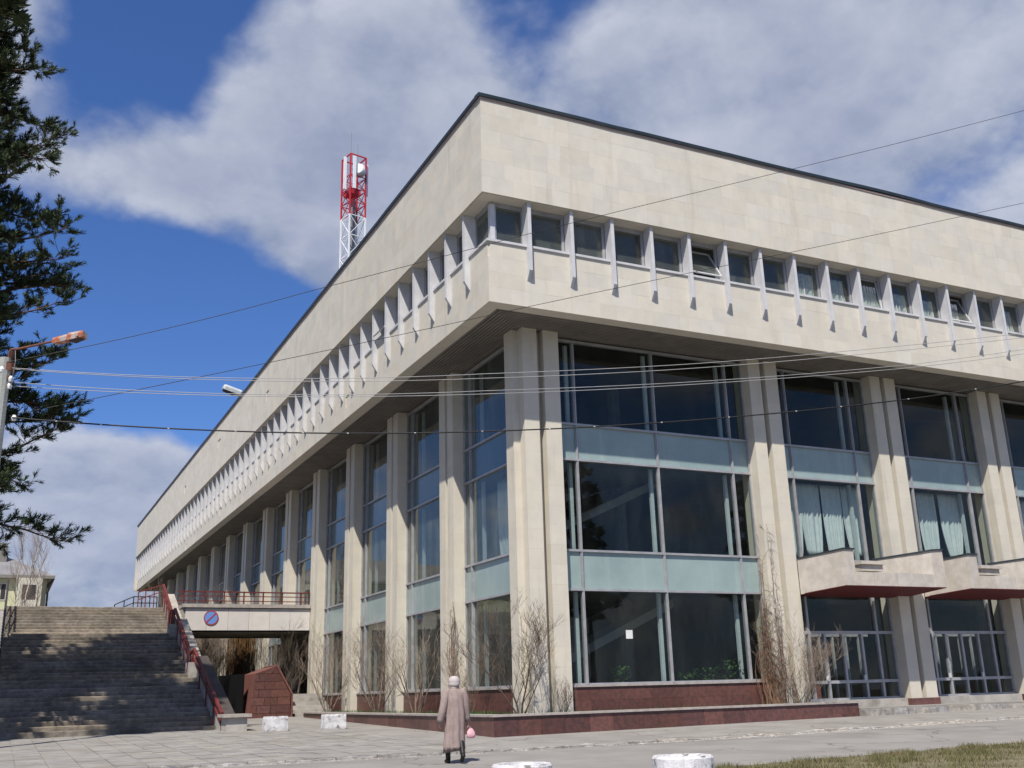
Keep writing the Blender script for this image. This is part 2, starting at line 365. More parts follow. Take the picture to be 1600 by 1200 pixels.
# paving slabs in front of the stairs: the biggest in view are pieces, the rest one sheet of slabs
SL = []; S = .62; ang_ = 0
for i in range(-23, 18):
    for j in range(-4, 25):
        x0 = -12.7+i*S+.0; y0 = -2.2+j*S*1.0
        x1, y1 = x0+S-.018, y0+S-.018
        if x1 > 1.2 and y1 > -.1: continue
        if x0 < -19 or y0 < kerb_y(x0)+.28 or y1 > 13.1: continue
        if x0 > 4: continue
        SL.append((x0, y0, x1, y1))
def px_area(s):
    p = [pj((s[a], s[c], .1)) for a, c in ((0, 1), (2, 1), (2, 3), (0, 3))]
    if any(u < -60 or u > 1660 or v > 1260 for u, v in p): return 0
    return abs(sum(p[i][0]*p[(i+1) % 4][1]-p[(i+1) % 4][0]*p[i][1] for i in range(4)))
SL.sort(key=px_area, reverse=True)
SLOPE = Euler((math.atan(.0175), -math.atan(.0085), 0))
restb = MB()
for k, (x0, y0, x1, y1) in enumerate(SL):
    h = .022+rnd.uniform(-.006, .006); zc = G(x0, y0)
    if k < 300 and px_area((x0, y0, x1, y1)) > 0:
        o = piece('paving_slab', (0, 0, 0), (1, 1, 1), 'paving', pav); o.location = (x0, y0, zc-.02); o.scale = (x1-x0, y1-y0, h+.02)
        o.rotation_euler = (SLOPE.x+rnd.uniform(-.006, .006), SLOPE.y+rnd.uniform(-.006, .006), rnd.uniform(-.004, .004))
    else: restb.prism([(x0, y0), (x1, y0), (x1, y1), (x0, y1)], zc-.02, [G(x0, y0)+h, G(x1, y0)+h, G(x1, y1)+h, G(x0, y1)+h], tone=rnd.random())
restb.build('paving_slabs', 'paving', pav, kind='stuff')
# old kerb, crumbling, with gravel washed against it
kb = link('kerb', None, kind='structure')
cb = MB(); cb.bar((-40, kerb_y(-40), -1.2), (50, kerb_y(50), -1.2), .1); 
x = -16.
while x < 32:
    L = rnd.uniform(.7, 1.05); y0, y1 = kerb_y(x), kerb_y(x+L); z0, z1 = G(x, y0), G(x+L, y1); w_ = rnd.uniform(.10, .15); h = rnd.uniform(.03, .075)
    kbm = MB(); n = 5
    rings = []
    for i in range(n+1):
        f = i/n; jx = rnd.uniform(-.02, .02); hh = h+rnd.uniform(-.03, .015); yy = y0+(y1-y0)*f; zz = z0+(z1-z0)*f; xx = x+.01+(L-.02)*f
        rings.append([(xx, yy-.01+jx, zz-.06), (xx, yy-.005+jx, zz+hh*.8), (xx, yy+.03, zz+hh), (xx, yy+w_, zz+hh), (xx, yy+w_+.01, zz-.06)])
    kbm.loft(rings); kbm.build('kerbstone', 'kerb', kb)
    x += L+rnd.uniform(0, .03)
gv = MB()
for k in range(4200):
    x = rnd.uniform(-14, 26); y = kerb_y(x)-abs(rnd.gauss(0, .10))-.0+rnd.choice((0, 0, .16)); z = G(x, y); r = rnd.uniform(.008, .034)
    p = [(x+r*math.cos(a)*rnd.uniform(.7, 1.3), y+r*math.sin(a)*rnd.uniform(.7, 1.3), z) for a in (0, 1.6, 3.1, 4.7)]
    gv.add(p+[(x, y, z+r*.8)], [(0, 1, 4), (1, 2, 4), (2, 3, 4), (3, 0, 4)], rnd.random())
gv.build('gravel', 'kerb', label='pale gravel and grit along the broken kerb line', cat='gravel', kind='stuff')
# grass verge at the lower right
gs = sheet('grass_verge', (lambda x: -19.5, grass_y), -1.6, 30, .02, 'grass_base', 40, 8, kind='structure')
gb = MB(); 
for k in range(46000):
    x = rnd.uniform(-1.5, 13); y = grass_y(x)-.08-abs(rnd.gauss(0, 1.4)) if k % 3 else rnd.uniform(-15, grass_y(x))
    if y < -16: continue
    cl = math.sin(x*3.1+1)*math.sin(y*3.7)+.6*math.sin(x*7.3)*math.sin(y*6.1+2)
    if cl < .1 and rnd.random() < .7: continue
    h = rnd.uniform(.03, .10)*(1.3 if cl > .4 else .9); a = rnd.uniform(0, 6.28); wd = .006; z = G(x, y)+.015; dx, dy = math.cos(a), math.sin(a); le = rnd.uniform(.2, .9)*h; a2 = rnd.uniform(0, 6.28)
    gb.add([(x-dx*wd, y-dy*wd, z), (x+dx*wd, y+dy*wd, z), (x+math.cos(a2)*le, y+math.sin(a2)*le, z+h)], [(0, 1, 2)], rnd.random())
gb.build('grass', 'grass', label='short tired spring grass on the verge at the lower right', cat='grass', kind='stuff')
eb = MB()
for k in range(60):
    x = -1.6+k*.36; y = grass_y(x); eb.prism([(x, y-.05), (x+.34, y-.05+rnd.uniform(-.01, .01)), (x+.34, y+.07), (x, y+.07+rnd.uniform(-.015, .015))], G(x, y)-.05, G(x, y)+rnd.uniform(.02, .05), rnd.random())
vk = link('verge_kerb', None, kind='structure'); eb.build('edging', 'kerb', vk, kind='stuff')

# ------------------------------------------------------------------ the building
Z1, Z2, Z3, ZT, PP = 12.495, 14.496, 15.91, 19.27, .301
XR, YL, OB, GO = 46., 88.5, 1.70, 2.10
bld = thing('main_building', 'large pale limestone modernist hall with overhanging upper storey and tall glazed columned ground floors', 'building')
def core(name, a, b, m, kind=None):
    q = MB(); q.box(a, b); return q.build(name, m, bld)
pb = MB(); pb.box((-PP+.04, -PP+.04, Z3+.02), (XR, .5, ZT-.05)); pb.box((-PP+.04, .5, Z3+.02), (.5, YL, ZT-.05)); pb.box((-PP+.06, -PP+.06, Z3), (XR-.01, .6, Z3+.02)); pb.box((-PP+.06, .6, Z3), (.6, YL-.01, Z3+.02)); pb.box((-PP+.04, YL-.4, Z1), (XR, YL-.003, ZT-.06))
parapet = pb.build('parapet', 'limestone', bld)
bb = MB(); bb.box((.035, .035, Z1+.02), (XR, .3, Z2-.03)); bb.box((.035, .3, Z1+.02), (.3, YL, Z2-.03)); bb.box((.03, .03, Z1), (XR-.01, .47, Z1+.02)); bb.box((.03, .47, Z1), (.47, YL-.01, Z1+.02))
band = bb.build('lower_band', 'limestone', bld)
SLABS = []
def slabs(face, host, a0, a1, z0, z1, nrow, base):
    """staggered stone slabs; base = outward offset of the host face"""
    h = (z1-z0)/nrow; joints = (2.82, 11.9, 17.6, 23.6) if face == 'R' else (14, 28, 42, 56, 70)
    for r in range(nrow):
        a = a0-rnd.uniform(0, .5)
        while a < a1:
            wd = rnd.choice((.45, .6, .6, .75, .75, .9, 1.05)); s0, s1 = max(a, a0), min(a+wd, a1)
            for jt in joints:
                if s0 < jt-.05 and s1 > jt: s1 = jt-.014
                elif s0 < jt+.012 and s1 > jt: s0 = jt+.014
            if s1-s0 > .08:
                t = .037+rnd.uniform(0, .0028); za, zb = z0+r*h+.0008, z0+(r+1)*h-.0008
                if face == 'R': A, B = (s0+.0007, base-t+.04, za), (s1-.0007, base+.041, zb)
                else: A, B = (base-t+.04, s0+.0007, za), (base+.041, s1-.0007, zb)
                SLABS.append((host, A, B, face))
            a = s1 if s1 > a+.05 else a+wd
slabs('R', parapet, -PP+.003, XR, Z3+.006, ZT-.1, 6, -PP); slabs('L', parapet, -PP+.045, YL, Z3+.006, ZT-.1, 6, -PP)
slabs('R', band, .003, XR, Z1+.006, Z2-.04, 4, 0.); slabs('L', band, .045, YL, Z1+.006, Z2-.04, 4, 0.)
def slab_area(q):
    _, A, B, f = q
    p = [pj(c) for c in (((A[0], A[1], A[2]), (B[0], A[1], A[2]), (B[0], A[1], B[2]), (A[0], A[1], B[2])) if f == 'R' else ((A[0], A[1], A[2]), (A[0], B[1], A[2]), (A[0], B[1], B[2]), (A[0], A[1], B[2])))]
    if all(u > 1600 for u, v in p): return 0
    return abs(sum(p[i][0]*p[(i+1) % 4][1]-p[(i+1) % 4][0]*p[i][1] for i in range(4)))
SLABS.sort(key=slab_area, reverse=True)
rest = {parapet: MB(), band: MB()}
for k, (host, A, B, f) in enumerate(SLABS):
    if k < 300: piece('cladding_slab', A, B, 'limestone', host)
    else: rest[host].box(A, B, max(.001, rnd.random()))
for h_, q in rest.items(): q.build('cladding', 'limestone', h_, kind='stuff')
for jt in (2.82, 11.9, 17.6, 23.6): piece('joint_strip', (jt-.0135, -PP-.006, Z3+.01), (jt+.0115, -PP+.039, ZT-.11), 'joint_strip', bld); piece('joint_strip', (jt-.0135, -.004, Z1+.01), (jt+.0115, .034, Z2-.05), 'joint_strip', bld)
for jt in (14, 28, 42, 56, 70): piece('joint_strip', (-PP-.006, jt-.0135, Z3+.01), (-PP+.039, jt+.0115, ZT-.11), 'joint_strip', bld); piece('joint_strip', (-.004, jt-.0135, Z1+.01), (.034, jt+.0115, Z2-.05), 'joint_strip', bld)
# roof and coping (slightly wavy sheet metal)
core('roof', (-PP+.1, -PP+.1, ZT-.045), (XR, YL, ZT-.02), 'coping')
cp = MB(); tr = MB()
def coping_run(axis, a0, a1):
    n = int((a1-a0)/1.2); pr = None; rings = []
    for i in range(n+1):
        a = a0+(a1-a0)*i/n; dz = rnd.uniform(-.012, .012)+(.035*math.exp(-((a-16.5)/1.6)**2)-.02*math.exp(-((a-20.5)/1.4)**2) if axis == 'x' else 0)
        sec = [(-PP-.07, ZT-.09+dz), (-PP-.085, ZT+.02+dz), (-PP+.25, ZT+.06+dz), (-PP+.25, ZT-.09)]
        rings.append([(a, p, z) if axis == 'x' else (p, a, z) for p, z in (sec if axis == 'x' else sec[::-1])])
    cp.loft(rings)
coping_run('x', -PP-.085, XR); coping_run('y', -PP+.25, YL)
cp.build('coping', 'coping', bld)
tr.box((-PP-.03, -PP-.03, ZT-.15), (XR, -PP+.1, ZT-.088)); tr.box((-PP-.03, -PP+.1, ZT-.15), (-PP+.1, YL, ZT-.088)); tr.build('coping_trim', 'coping_trim', bld)
# soffit: stone border, dark void, slats running along each side with a mitre at the corner
sb = MB(); sb.box((.47, .47, Z1+.055), (XR, 6, Z1+.12)); sb.box((.47, 6, Z1+.055), (6, YL, Z1+.12)); soff = sb.build('soffit', 'soffit_gap', bld)
sl_ = MB(); o = .50
while o < 2.2:
    sl_.box((o, o, Z1+.015), (XR, o+.084, Z1+.054), .3+.4*rnd.random()); sl_.box((o, o+.086, Z1+.015), (o+.084, YL, Z1+.054), .3+.4*rnd.random()); o += .128
sl_.build('soffit_slats', 'soffit_slat', soff, kind='stuff')
# columns: two stone fins with a deep groove between them
def col_boxes(q, M, a0, a1, z0, z1, split=True, d=.34):
    fins = ((a0, a0+.52), (a1-.55, a1)) if split else ((a0, a1),)
    for f0, f1 in fins:
        z = z0; k = rnd.uniform(.3, .6)
        while z < z1-.01:
            ze = min(z+k, z1); e = rnd.uniform(0, .0015); q.box(M(f0+e, OB+e, z+.0008), M(f1-e, GO+.12, ze-.0008), rnd.random()); z = ze; k = .6
    q.box(M(a0+.04, OB+d, z0), M(a1-.04, GO+.5, z1))
def column(M, a0, a1, z0=.3, plinth=False):
    q = MB(); col_boxes(q, M, a0, a1, z0, Z1+.02); o = q.build('column', 'column_stone', bld)
    if plinth:
        g = MB(); g.box(M(a0-.04, OB-.04, .3), M(a1+.04, GO+.1, .78)); g.build('plinth', 'granite', o)
    return o
q = MB(); col_boxes(q, RIGHT, 1.92, 3.22, .3, Z1+.02); col_boxes(q, LEFT, 2.06, 2.60, .3, Z1+.02, False); q.box((1.98, 1.98, .3), (2.57, 2.57, Z1+.02)); q.build('column', 'column_stone', bld)
RC = [10.88+5.77*i for i in range(6)]; LC = [6.97+5.823*i for i in range(14)]
for i, a in enumerate(RC): column(RIGHT, a, a+1.29, .3, i > 0)
for i, a in enumerate(LC): column(LEFT, a, a+1.29, .3)
# glazing
ZL = [1.52, 4.32, 5.52, 8.41, 9.58, 12.44]
def pane(M, a0, a1, z0, z1, parent, m='glass', name='pane', o=GO+.05):
    p = piece(name, M(a0, o, z0), M(a1, o+.012, z1), m, parent); t1, t2 = rnd.uniform(-.0035, .0035), rnd.uniform(-.005, .005)   # panes never sit quite true
    p.rotation_euler = (t2, 0, t1) if M is RIGHT else (0, t2, t1); return p
def bay(M, a0, a1, muls, zmin=ZL[0], far=False):
    fr = MB(); edges = [a0+.02]+muls+[a1-.02]
    for k, m_ in enumerate(edges):
        w_ = .035 if k in (0, len(edges)-1) else .045
        fr.box(M(m_-w_, GO, zmin), M(m_+w_, GO+.13, ZL[-1]))
        if 0 < k < len(edges)-1: fr.box(M(m_-.016, GO-.035, zmin), M(m_+.016, GO-.001, ZL[-1]))
    for z in [zmin]+[z for z in ZL[1:-1] if z > zmin]+[ZL[-1]-.03]: fr.box(M(a0+.02, GO-.025, z-.035), M(a1-.02, GO+.14, z+.035))
    f = fr.build('glazing_frame', 'alu', bld)
    lev = [z for z in ZL if z >= zmin-.01]
    for z0, z1 in zip(lev, lev[1:]):
        sp = (abs(z0-4.32) < .01 or abs(z0-8.41) < .01)
        for e0, e1 in zip(edges, edges[1:]):
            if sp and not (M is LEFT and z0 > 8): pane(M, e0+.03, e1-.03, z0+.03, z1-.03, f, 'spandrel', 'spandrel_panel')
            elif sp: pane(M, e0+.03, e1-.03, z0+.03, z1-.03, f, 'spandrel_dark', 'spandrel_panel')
            else: pane(M, e0+.03, e1-.03, z0+.03, z1-.03, f, 'glass_left' if M is LEFT else 'glass')
    if not far:
        ii = MB()
        for m_ in muls:
            for z0, z1 in ((zmin, 4.3), (5.55, 8.4), (9.6, 12.4)):
                if z1 > zmin: ii.box(M(m_-.09, GO+.42, z0), M(m_+.03, GO+.52, z1))
        ii.build('inner_frame', 'inner_frame', bld)
    return f
def door_bay(a0, a1):
    """ground floor of an entrance bay: transom, doors with rails, threshold step"""
    M = RIGHT; fr = MB(); zb = .80
    muls = [a0+.58, a0+1.26, a0+2.07, a0+2.95, a0+3.70]
    for m_ in (muls[0], muls[-1]): fr.box(M(m_-.045, GO+.02, zb), M(m_+.045, GO+.14, 4.3))
    for m_ in muls[1:-1]: fr.box(M(m_-.045, GO+.02, zb), M(m_+.045, GO+.14, 3.0))
    for m_ in (a0+.04, a1-.04): fr.box(M(m_-.04, GO+.02, zb), M(m_+.04, GO+.14, 4.3))
    for z, h in ((3.03, .05), (1.39, .05), (zb+.03, .035)): fr.box(M(a0+.02, GO+.01, z-h), M(a1-.02, GO+.15, z+h))
    f = fr.build('entrance_frame', 'alu', bld)
    ed = [a0+.04]+muls+[a1-.04]
    for e0, e1 in zip(ed, ed[1:]):
        for z0, z1 in ((zb+.06, 1.34), (1.44, 2.98)): pane(M, e0+.04, e1-.04, z0, z1, f, o=GO+.08)
    for e0, e1 in ((ed[0], ed[1]), (ed[1], ed[-2]), (ed[-2], ed[-1])): pane(M, e0+.04, e1-.04, 3.08, 4.3, f, o=GO+.08)
    ib = MB()
    for m_ in [a0+.3+.62*i for i in range(7)]: ib.box(M(m_-.035, GO+1.3, .6), M(m_+.035, GO+1.38, 3.0))
    ib.box(M(a0, GO+1.3, 2.96), M(a1, GO+1.4, 3.08)); ib.build('vestibule_frame', 'alu', bld)
    st = MB(); st.box((a0+.02, OB+.14, .45), (a1-.02, GO+.6, zb)); st.build('threshold', 'concrete', bld)
    for k in (1, 3): # door handles
        hb = MB(); hb.box(M(muls[k]-.13, GO-.03, 1.43), M(muls[k]-.06, GO+.03, 1.60)); hb.build('door_handle', 'fin_metal', f)
bay(RIGHT, 3.22, 10.88, [3.97, 7.05, 10.13])
for i, a in enumerate(RC[:-1]):
    a0, a1 = a+1.29, a+5.77; bay(RIGHT, a0, a1, [a0+.62, a1-.82], 5.52)
    door_bay(a0, a1)
bay(LEFT, 2.60, 6.97, [3.2, 6.35])
for i, a in enumerate(LC[:-1]): bay(LEFT, a+1.29, a+5.823, [a+1.95, a+5.15], ZL[0], i > 6)
# granite skirting under the glazing, with its sill
def skirt(M, a0, a1):
    pl = MB(); pl.box(M(a0, OB+.33, .3), M(a1, GO+.15, 1.44)); p = pl.build('skirting', 'granite_wall', bld)
    si = MB(); si.box(M(a0+.01, OB+.25, 1.445), M(a1-.01, GO+.02, 1.50)); si.build('sill', 'planter_cap', p)
    for r, (z0, z1) in enumerate(((.5, 1.06), (1.06, 1.44))):
        a = a0-rnd.uniform(0, .6)
        while a < a1:
            wd = rnd.choice((.55, .75, .75, .9)); s0, s1 = max(a, a0), min(a+wd, a1)
            if s1-s0 > .06: piece('granite_slab', M(s0+.002, OB+.295+rnd.uniform(0, .004), z0+.002), M(s1-.002, OB+.332, z1-.002), 'granite_wall', p)
            a += wd
skirt(RIGHT, 3.22, 10.88); skirt(LEFT, 2.60, 6.97)
for a in LC[:4]: skirt(LEFT, a+1.29, a+5.823)
# strip windows, fins, sills
WO = .20
sb = MB(); sb.box((-.05, -.05, Z2-.04), (XR, WO+.1, Z2+.035)); sb.box((-.05, WO+.1, Z2-.04), (WO+.1, YL, Z2+.035)); sb.build('strip_sill', 'fin_metal', bld)
hd = MB(); hd.box((WO, WO, Z3-.09), (XR, WO+.16, Z3+.0)); hd.box((WO, WO+.16, Z3-.09), (WO+.16, YL, Z3+.0)); hd.build('strip_head', 'alu', bld)
cpst = MB(); cpst.box((WO-.02, WO-.02, Z2+.035), (WO+.14, WO+.14, Z3-.08)); cpst.build('corner_post', 'fin_metal', bld)
def fin_mesh(M):
    q = MB(); t = .045; prof = [(-.185, Z3-.004), (WO+.02, Z3-.004), (WO+.02, Z2+.03), (.034, Z2-.045), (.034, 13.30), (-.185, 13.62)]
    prof = [(o_, z-Z2) for o_, z in prof]
    q.extr(prof, 'x' if M is RIGHT else 'y', -t, t); q.extr([(-.199, Z3-Z2-.006), (-.1851, Z3-Z2-.006), (-.1851, 13.62-Z2), (-.199, 13.64-Z2)], 'x' if M is RIGHT else 'y', -t-.014, t+.014)
    return q.mesh('fin', 'fin_metal')
fmR, fmL = fin_mesh(RIGHT), fin_mesh(LEFT)
FR = [1.343+1.5*i for i in range(30)]; FL = [1.429+1.5*i for i in range(58)]
for a in FR: link('fin', fmR, bld, loc=(a, 0, Z2))
for a in FL: link('fin', fmL, bld, loc=(0, a, Z2))
def win_mesh(M, wd):
    q = MB(); w_ = .05; z0, z1 = .036, Z3-Z2-.09
    for a, c in ((.06, .06+w_), (wd-.06-w_-.05, wd-.06)): q.box(M(a, WO+.02, z0), M(c, WO+.10, z1))
    q.box(M(.06+w_, WO+.02, z0), M(wd-.11-w_, WO+.10, z0+w_)); q.box(M(.06+w_, WO+.02, z1-w_), M(wd-.11-w_, WO+.10, z1)); return q.mesh('window_frame', 'alu')
def pane_mesh(M, wd):
    q = MB(); q.box(M(.11, WO+.055, .086), M(wd-.16, WO+.065, Z3-Z2-.14)); return q.mesh('window_pane', 'glass_upper')
def sash_mesh(M, wd):
    """centre-hung sash, origin on its pivot"""
    q = MB(); h = (Z3-Z2-.18)/2; w_ = .05; L = wd-.26
    q.box((0, 0, -h), (w_, .05, h)); q.box((L-w_, 0, -h), (L, .05, h)); q.box((w_, 0, h-w_), (L-w_, .05, h)); q.box((w_, 0, -h), (L-w_, .05, -h+w_)); return q.mesh('sash', 'fin_metal')
WM = {f: (win_mesh(M, 1.5), pane_mesh(M, 1.5)) for f, M in (('R', RIGHT), ('L', LEFT))}
sashR, spR = sash_mesh(RIGHT, 1.5), None
def strip_window(face, a, opened=0.):
    M = RIGHT if face == 'R' else LEFT; loc = M(a, 0, Z2)
    wn = link('window', WM[face][0], bld, loc=loc)
    if not opened: link('pane', WM[face][1], wn)
    else:
        hinge = M(.12, WO+.04, (Z3-Z2-.05)/2); sr = link('sash', sashR, wn, loc=hinge)
        if face == 'R': sr.rotation_euler = (-opened, 0, 0)
        else: sr.rotation_euler = (Matrix.Rotation(opened, 3, 'Y') @ Matrix.Rotation(math.pi/2, 3, 'Z')).to_euler()
        h = (Z3-Z2-.18)/2; q = MB(); q.box((.05, .02, -h+.05), (1.5-.31, .03, h-.05)); q.build('sash_pane', 'glass_upper', sr)
def small_win(face, a0, a1):
    M = RIGHT if face == 'R' else LEFT; q = MB(); z0, z1 = Z2+.036, Z3-.09
    q.box(M(a0, WO+.02, z0), M(a0+.05, WO+.1, z1)); q.box(M(a1-.05, WO+.02, z0), M(a1, WO+.1, z1)); q.box(M(a0+.05, WO+.02, z0), M(a1-.05, WO+.1, z0+.05)); q.box(M(a0+.05, WO+.02, z1-.05), M(a1-.05, WO+.1, z1))
    f = q.build('window', 'alu', bld); piece('pane', M(a0+.05, WO+.055, z0+.05), M(a1-.05, WO+.065, z1-.05), 'glass_upper', f)
small_win('R', WO+.15, FR[0]-.03); small_win('L', WO+.15, FL[0]-.03)
OPEN = {4: .52, 12: .42, 9: .14}
for i, a in enumerate(FR): strip_window('R', a, OPEN.get(i, 0))
for i, a in enumerate(FL): strip_window('L', a, .75 if i == 5 else 0)
# interiors: floor slabs, ceilings, back walls, the stair flights behind the corner glazing
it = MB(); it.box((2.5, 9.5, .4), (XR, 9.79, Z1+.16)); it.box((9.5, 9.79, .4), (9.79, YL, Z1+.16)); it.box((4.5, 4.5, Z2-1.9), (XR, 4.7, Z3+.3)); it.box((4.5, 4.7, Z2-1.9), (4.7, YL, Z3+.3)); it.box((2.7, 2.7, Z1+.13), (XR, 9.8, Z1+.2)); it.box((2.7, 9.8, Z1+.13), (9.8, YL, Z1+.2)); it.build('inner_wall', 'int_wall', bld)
fl = MB()
for z in (.45, 4.75, 8.85): fl.box((2.75, 2.75, z), (XR, 9.5, z+.25 if z > 1 else z+.1)); fl.box((2.75, 9.5, z), (9.5, YL, z+.25 if z > 1 else z+.1))
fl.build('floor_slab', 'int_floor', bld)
ce = MB()
for z in (4.72, 8.82): ce.box((2.76, 2.76, z-.3), (XR, 9.5, z)); ce.box((2.76, 9.5, z-.3), (9.5, YL, z))
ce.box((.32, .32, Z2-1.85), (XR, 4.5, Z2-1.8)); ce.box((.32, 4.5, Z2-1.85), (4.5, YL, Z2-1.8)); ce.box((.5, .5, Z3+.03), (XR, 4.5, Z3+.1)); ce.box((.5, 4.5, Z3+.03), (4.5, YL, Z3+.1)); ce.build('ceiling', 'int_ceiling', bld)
for zb in (.55, 5.0):
    st = MB(); st.extr([(3.4, zb+1.2), (3.4, zb+.9), (9.4, zb+3.55), (9.4, zb+3.85)], 'y', 5.2, 6.6); st.build('stair_flight', 'int_stair', bld)
    ra = MB(); ra.bar((3.4, 5.15, zb+2.1), (9.4, 5.15, zb+4.6 if zb < 1 else zb+3.9), .05); ra.build('stair_rail', 'dark_metal', bld)
ip = MB()
for x in (8, 14, 20, 26): ip.tube([(x, 6.2, .5), (x, 6.2, 12.4)], .25, 10)
for y in (14, 20, 26, 32): ip.tube([(6.2, y, .5), (6.2, y, 12.4)], .25, 10)
ip.build('inner_pillars', 'int_ceiling', bld)
bw = MB(); bw.box((XR-.3, .5, .3), (XR, YL, Z3)); bw.box((2.5, YL-.3, .3), (XR, YL-.01, Z1-.01)); bw.build('rear_wall', 'limestone', bld)

# ------------------------------------------------------------------ entrance canopies
def canopy(i, label):
    dx = 5.77*i; c = thing('entrance_canopy', label, 'canopy', 'entrance canopies')
    q = MB(); A = [(12.19, 1.69), (12.68, -.02), (13.10, -.02), (13.10, .30), (12.62, 1.69)]; A = [(x+dx, y) for x, y in A]
    zb = [4.26, 4.41, 4.41, 4.39, 4.26]; q.prism(A, zb, [5.44, 5.58, 5.58, 5.56, 5.44]); wl = q.build('side_wall', 'canopy_conc', c)
    g = MB(); g.prism([(12.16+dx, 1.69), (12.65+dx, -.06), (13.14+dx, -.06), (13.14+dx, .34), (12.66+dx, 1.69)], [5.442, 5.582, 5.582, 5.562, 5.442], [5.49, 5.63, 5.63, 5.61, 5.49]); g.build('coping', 'coping', wl)
    x = 13.12+dx; n = 4
    for k in range(n):
        wd = (.80, 1.02, .78, .95)[k]; piece('parapet_slab', (x+.004, .0+rnd.uniform(-.01, .01), 4.41), (x+wd-.01, .14, 4.86+rnd.uniform(-.01, .01)), 'canopy_conc', c); x += wd
    q = MB(); q.prism([(15.55+dx, 1.55), (16.45+dx, .145), (16.68+dx, -.01), (17.22+dx, -.01), (17.22+dx, 1.55)], [4.42, 4.42, 4.42, 4.42, 4.42], [5.50, 5.62, 5.66, 5.70, 5.56]); r_ = q.build('end_wall', 'canopy_conc', c)
    g = MB(); g.prism([(15.5+dx, 1.56), (16.41+dx, .11), (16.64+dx, -.05), (17.26+dx, -.05), (17.26+dx, 1.56)], [5.502, 5.622, 5.662, 5.702, 5.562], [5.545, 5.665, 5.705, 5.745, 5.605]); g.build('coping', 'coping', r_)
    s = MB(); s.prism([(12.2+dx, 2.05), (12.2+dx, 1.66), (12.66+dx, -.01), (17.2+dx, -.01), (17.2+dx, 1.66), (16.64+dx, 1.66), (16.64+dx, 2.05)], [4.232, 4.262, 4.40, 4.40, 4.262, 4.262, 4.232], [4.235+.02, 4.285, 4.415, 4.415, 4.285, 4.285, 4.255]); s.build('soffit', 'red_soffit', c)
    t = MB(); t.prism([(13.11+dx, .142), (16.4+dx, .142), (15.55+dx, 1.6), (12.7+dx, 1.6)], 4.43, 4.72); t.build('deck', 'concrete', c)
    k = MB(); k.box((14.15+dx, .75, 5.0), (15.12+dx, 1.4, 5.22)); k.prism([(14.08+dx, .66), (15.2+dx, .66), (15.14+dx, 1.4), (14.14+dx, 1.4)], 5.222, 5.33); k.build('ledge_box', 'canopy_conc', c)
    lp = MB(); lp.box((12.195+dx, OB+.06, 4.20), (12.24+dx, GO+.02, 4.26)); lp.build('edge_trim', 'red_paint', c)
    return c
canopy(0, 'angular concrete canopy over the entrance bay nearest the building corner, dark red underside')
canopy(1, 'angular concrete canopy over the second entrance bay from the corner, cut by the picture edge')
canopy(2, 'angular concrete canopy over the third entrance bay, just beyond the right picture edge')
# entrance platform with its rough kerb
pf = MB(); pf.prism([(13.25, .62), (XR, .62), (XR, 2.3), (13.25, 2.3)], .1, .555); plat = pf.build('entrance_platform', 'asphalt_walk', kind='structure')
x = 13.25
while x < 32:
    L = rnd.uniform(.35, .95); dy = rnd.uniform(-.03, .02); piece('kerbstone', (x+.01, .40+dy, .1), (x+L-.01, .618, .535+rnd.uniform(-.05, .012)), 'kerb', plat); x += L

# ------------------------------------------------------------------ planter along the building
PX, PY, PT = .2, .7, .78
pl = thing('planter', 'long raised planter faced in polished red granite slabs wrapping the building corner', 'planter')
q = MB(); q.box((PX+.03, PY+.03, -.1), (13.2, PY+.3, PT-.06)); q.box((PX+.03, PY+.3, -.1), (PX+.3, 20.6, PT-.06)); q.box((12.9, PY+.3, -.1), (13.2, 1.69, PT-.06)); q.build('wall', 'backing', pl)
a = PX
while a < 13.2:
    wd = rnd.choice((.72, .78, .82)); e = min(a+wd, 13.2); piece('granite_slab', (a+.003, PY+rnd.uniform(0, .006), -.1), (e-.003, PY+.029, PT-.062), 'granite', pl); a = e
a = PY+.03
while a < 20.6:
    wd = rnd.choice((.72, .78, .82)); e = min(a+wd, 20.6); piece('granite_slab', (PX+rnd.uniform(0, .006), a+.003, -.1), (PX+.029, e-.003, PT-.062), 'granite', pl); a = e
piece('granite_slab', (13.2, PY, -.1), (13.225, 1.69, PT-.062), 'granite', pl)
q = MB(); q.box((PX-.05, PY-.05, PT-.06), (13.25, PY+.31, PT)); q.box((PX-.05, PY+.31, PT-.06), (PX+.31, 20.65, PT)); q.build('cap', 'planter_cap', pl)
q = MB(); 
for i in range(26):
    for (x0, x1, y0, y1) in ((PX+.3+i*.5, PX+.8+i*.5, PY+.3, 2.05), (PX+.3, 2.05, 2.05+i*.72, 2.77+i*.72)):
        if x1 > 12.95: continue
        q.box((x0, y0, .3), (x1, y1, .70+rnd.uniform(-.03, .03)), rnd.random())
q.build('soil', 'soil', pl)
def tufts(name, label, spots, m='leaf'):
    q = MB()
    for (x0, x1, y0, y1, n) in spots:
        for k in range(n):
            x, y = rnd.uniform(x0, x1), rnd.uniform(y0, y1); h = rnd.uniform(.05, .17); a = rnd.uniform(0, 6.28); l = rnd.uniform(0, .1); 
            q.add([(x-.012*math.sin(a), y+.012*math.cos(a), .70), (x+.012*math.sin(a), y-.012*math.cos(a), .70), (x+math.cos(a)*l, y+math.sin(a)*l, .72+h)], [(0, 1, 2)], rnd.random())
    return q.build(name, m, label=label, cat='plants', kind='stuff')
tufts('planter_grass', 'fresh green shoots and grass growing along the granite planter', [(.55, 1.6, 2.2, 7.5, 900), (.5, 1.6, 8.5, 19, 700), (.6, 3.1, 1.05, 1.65, 160), (3.2, 12, 1.05, 1.9, 260)])

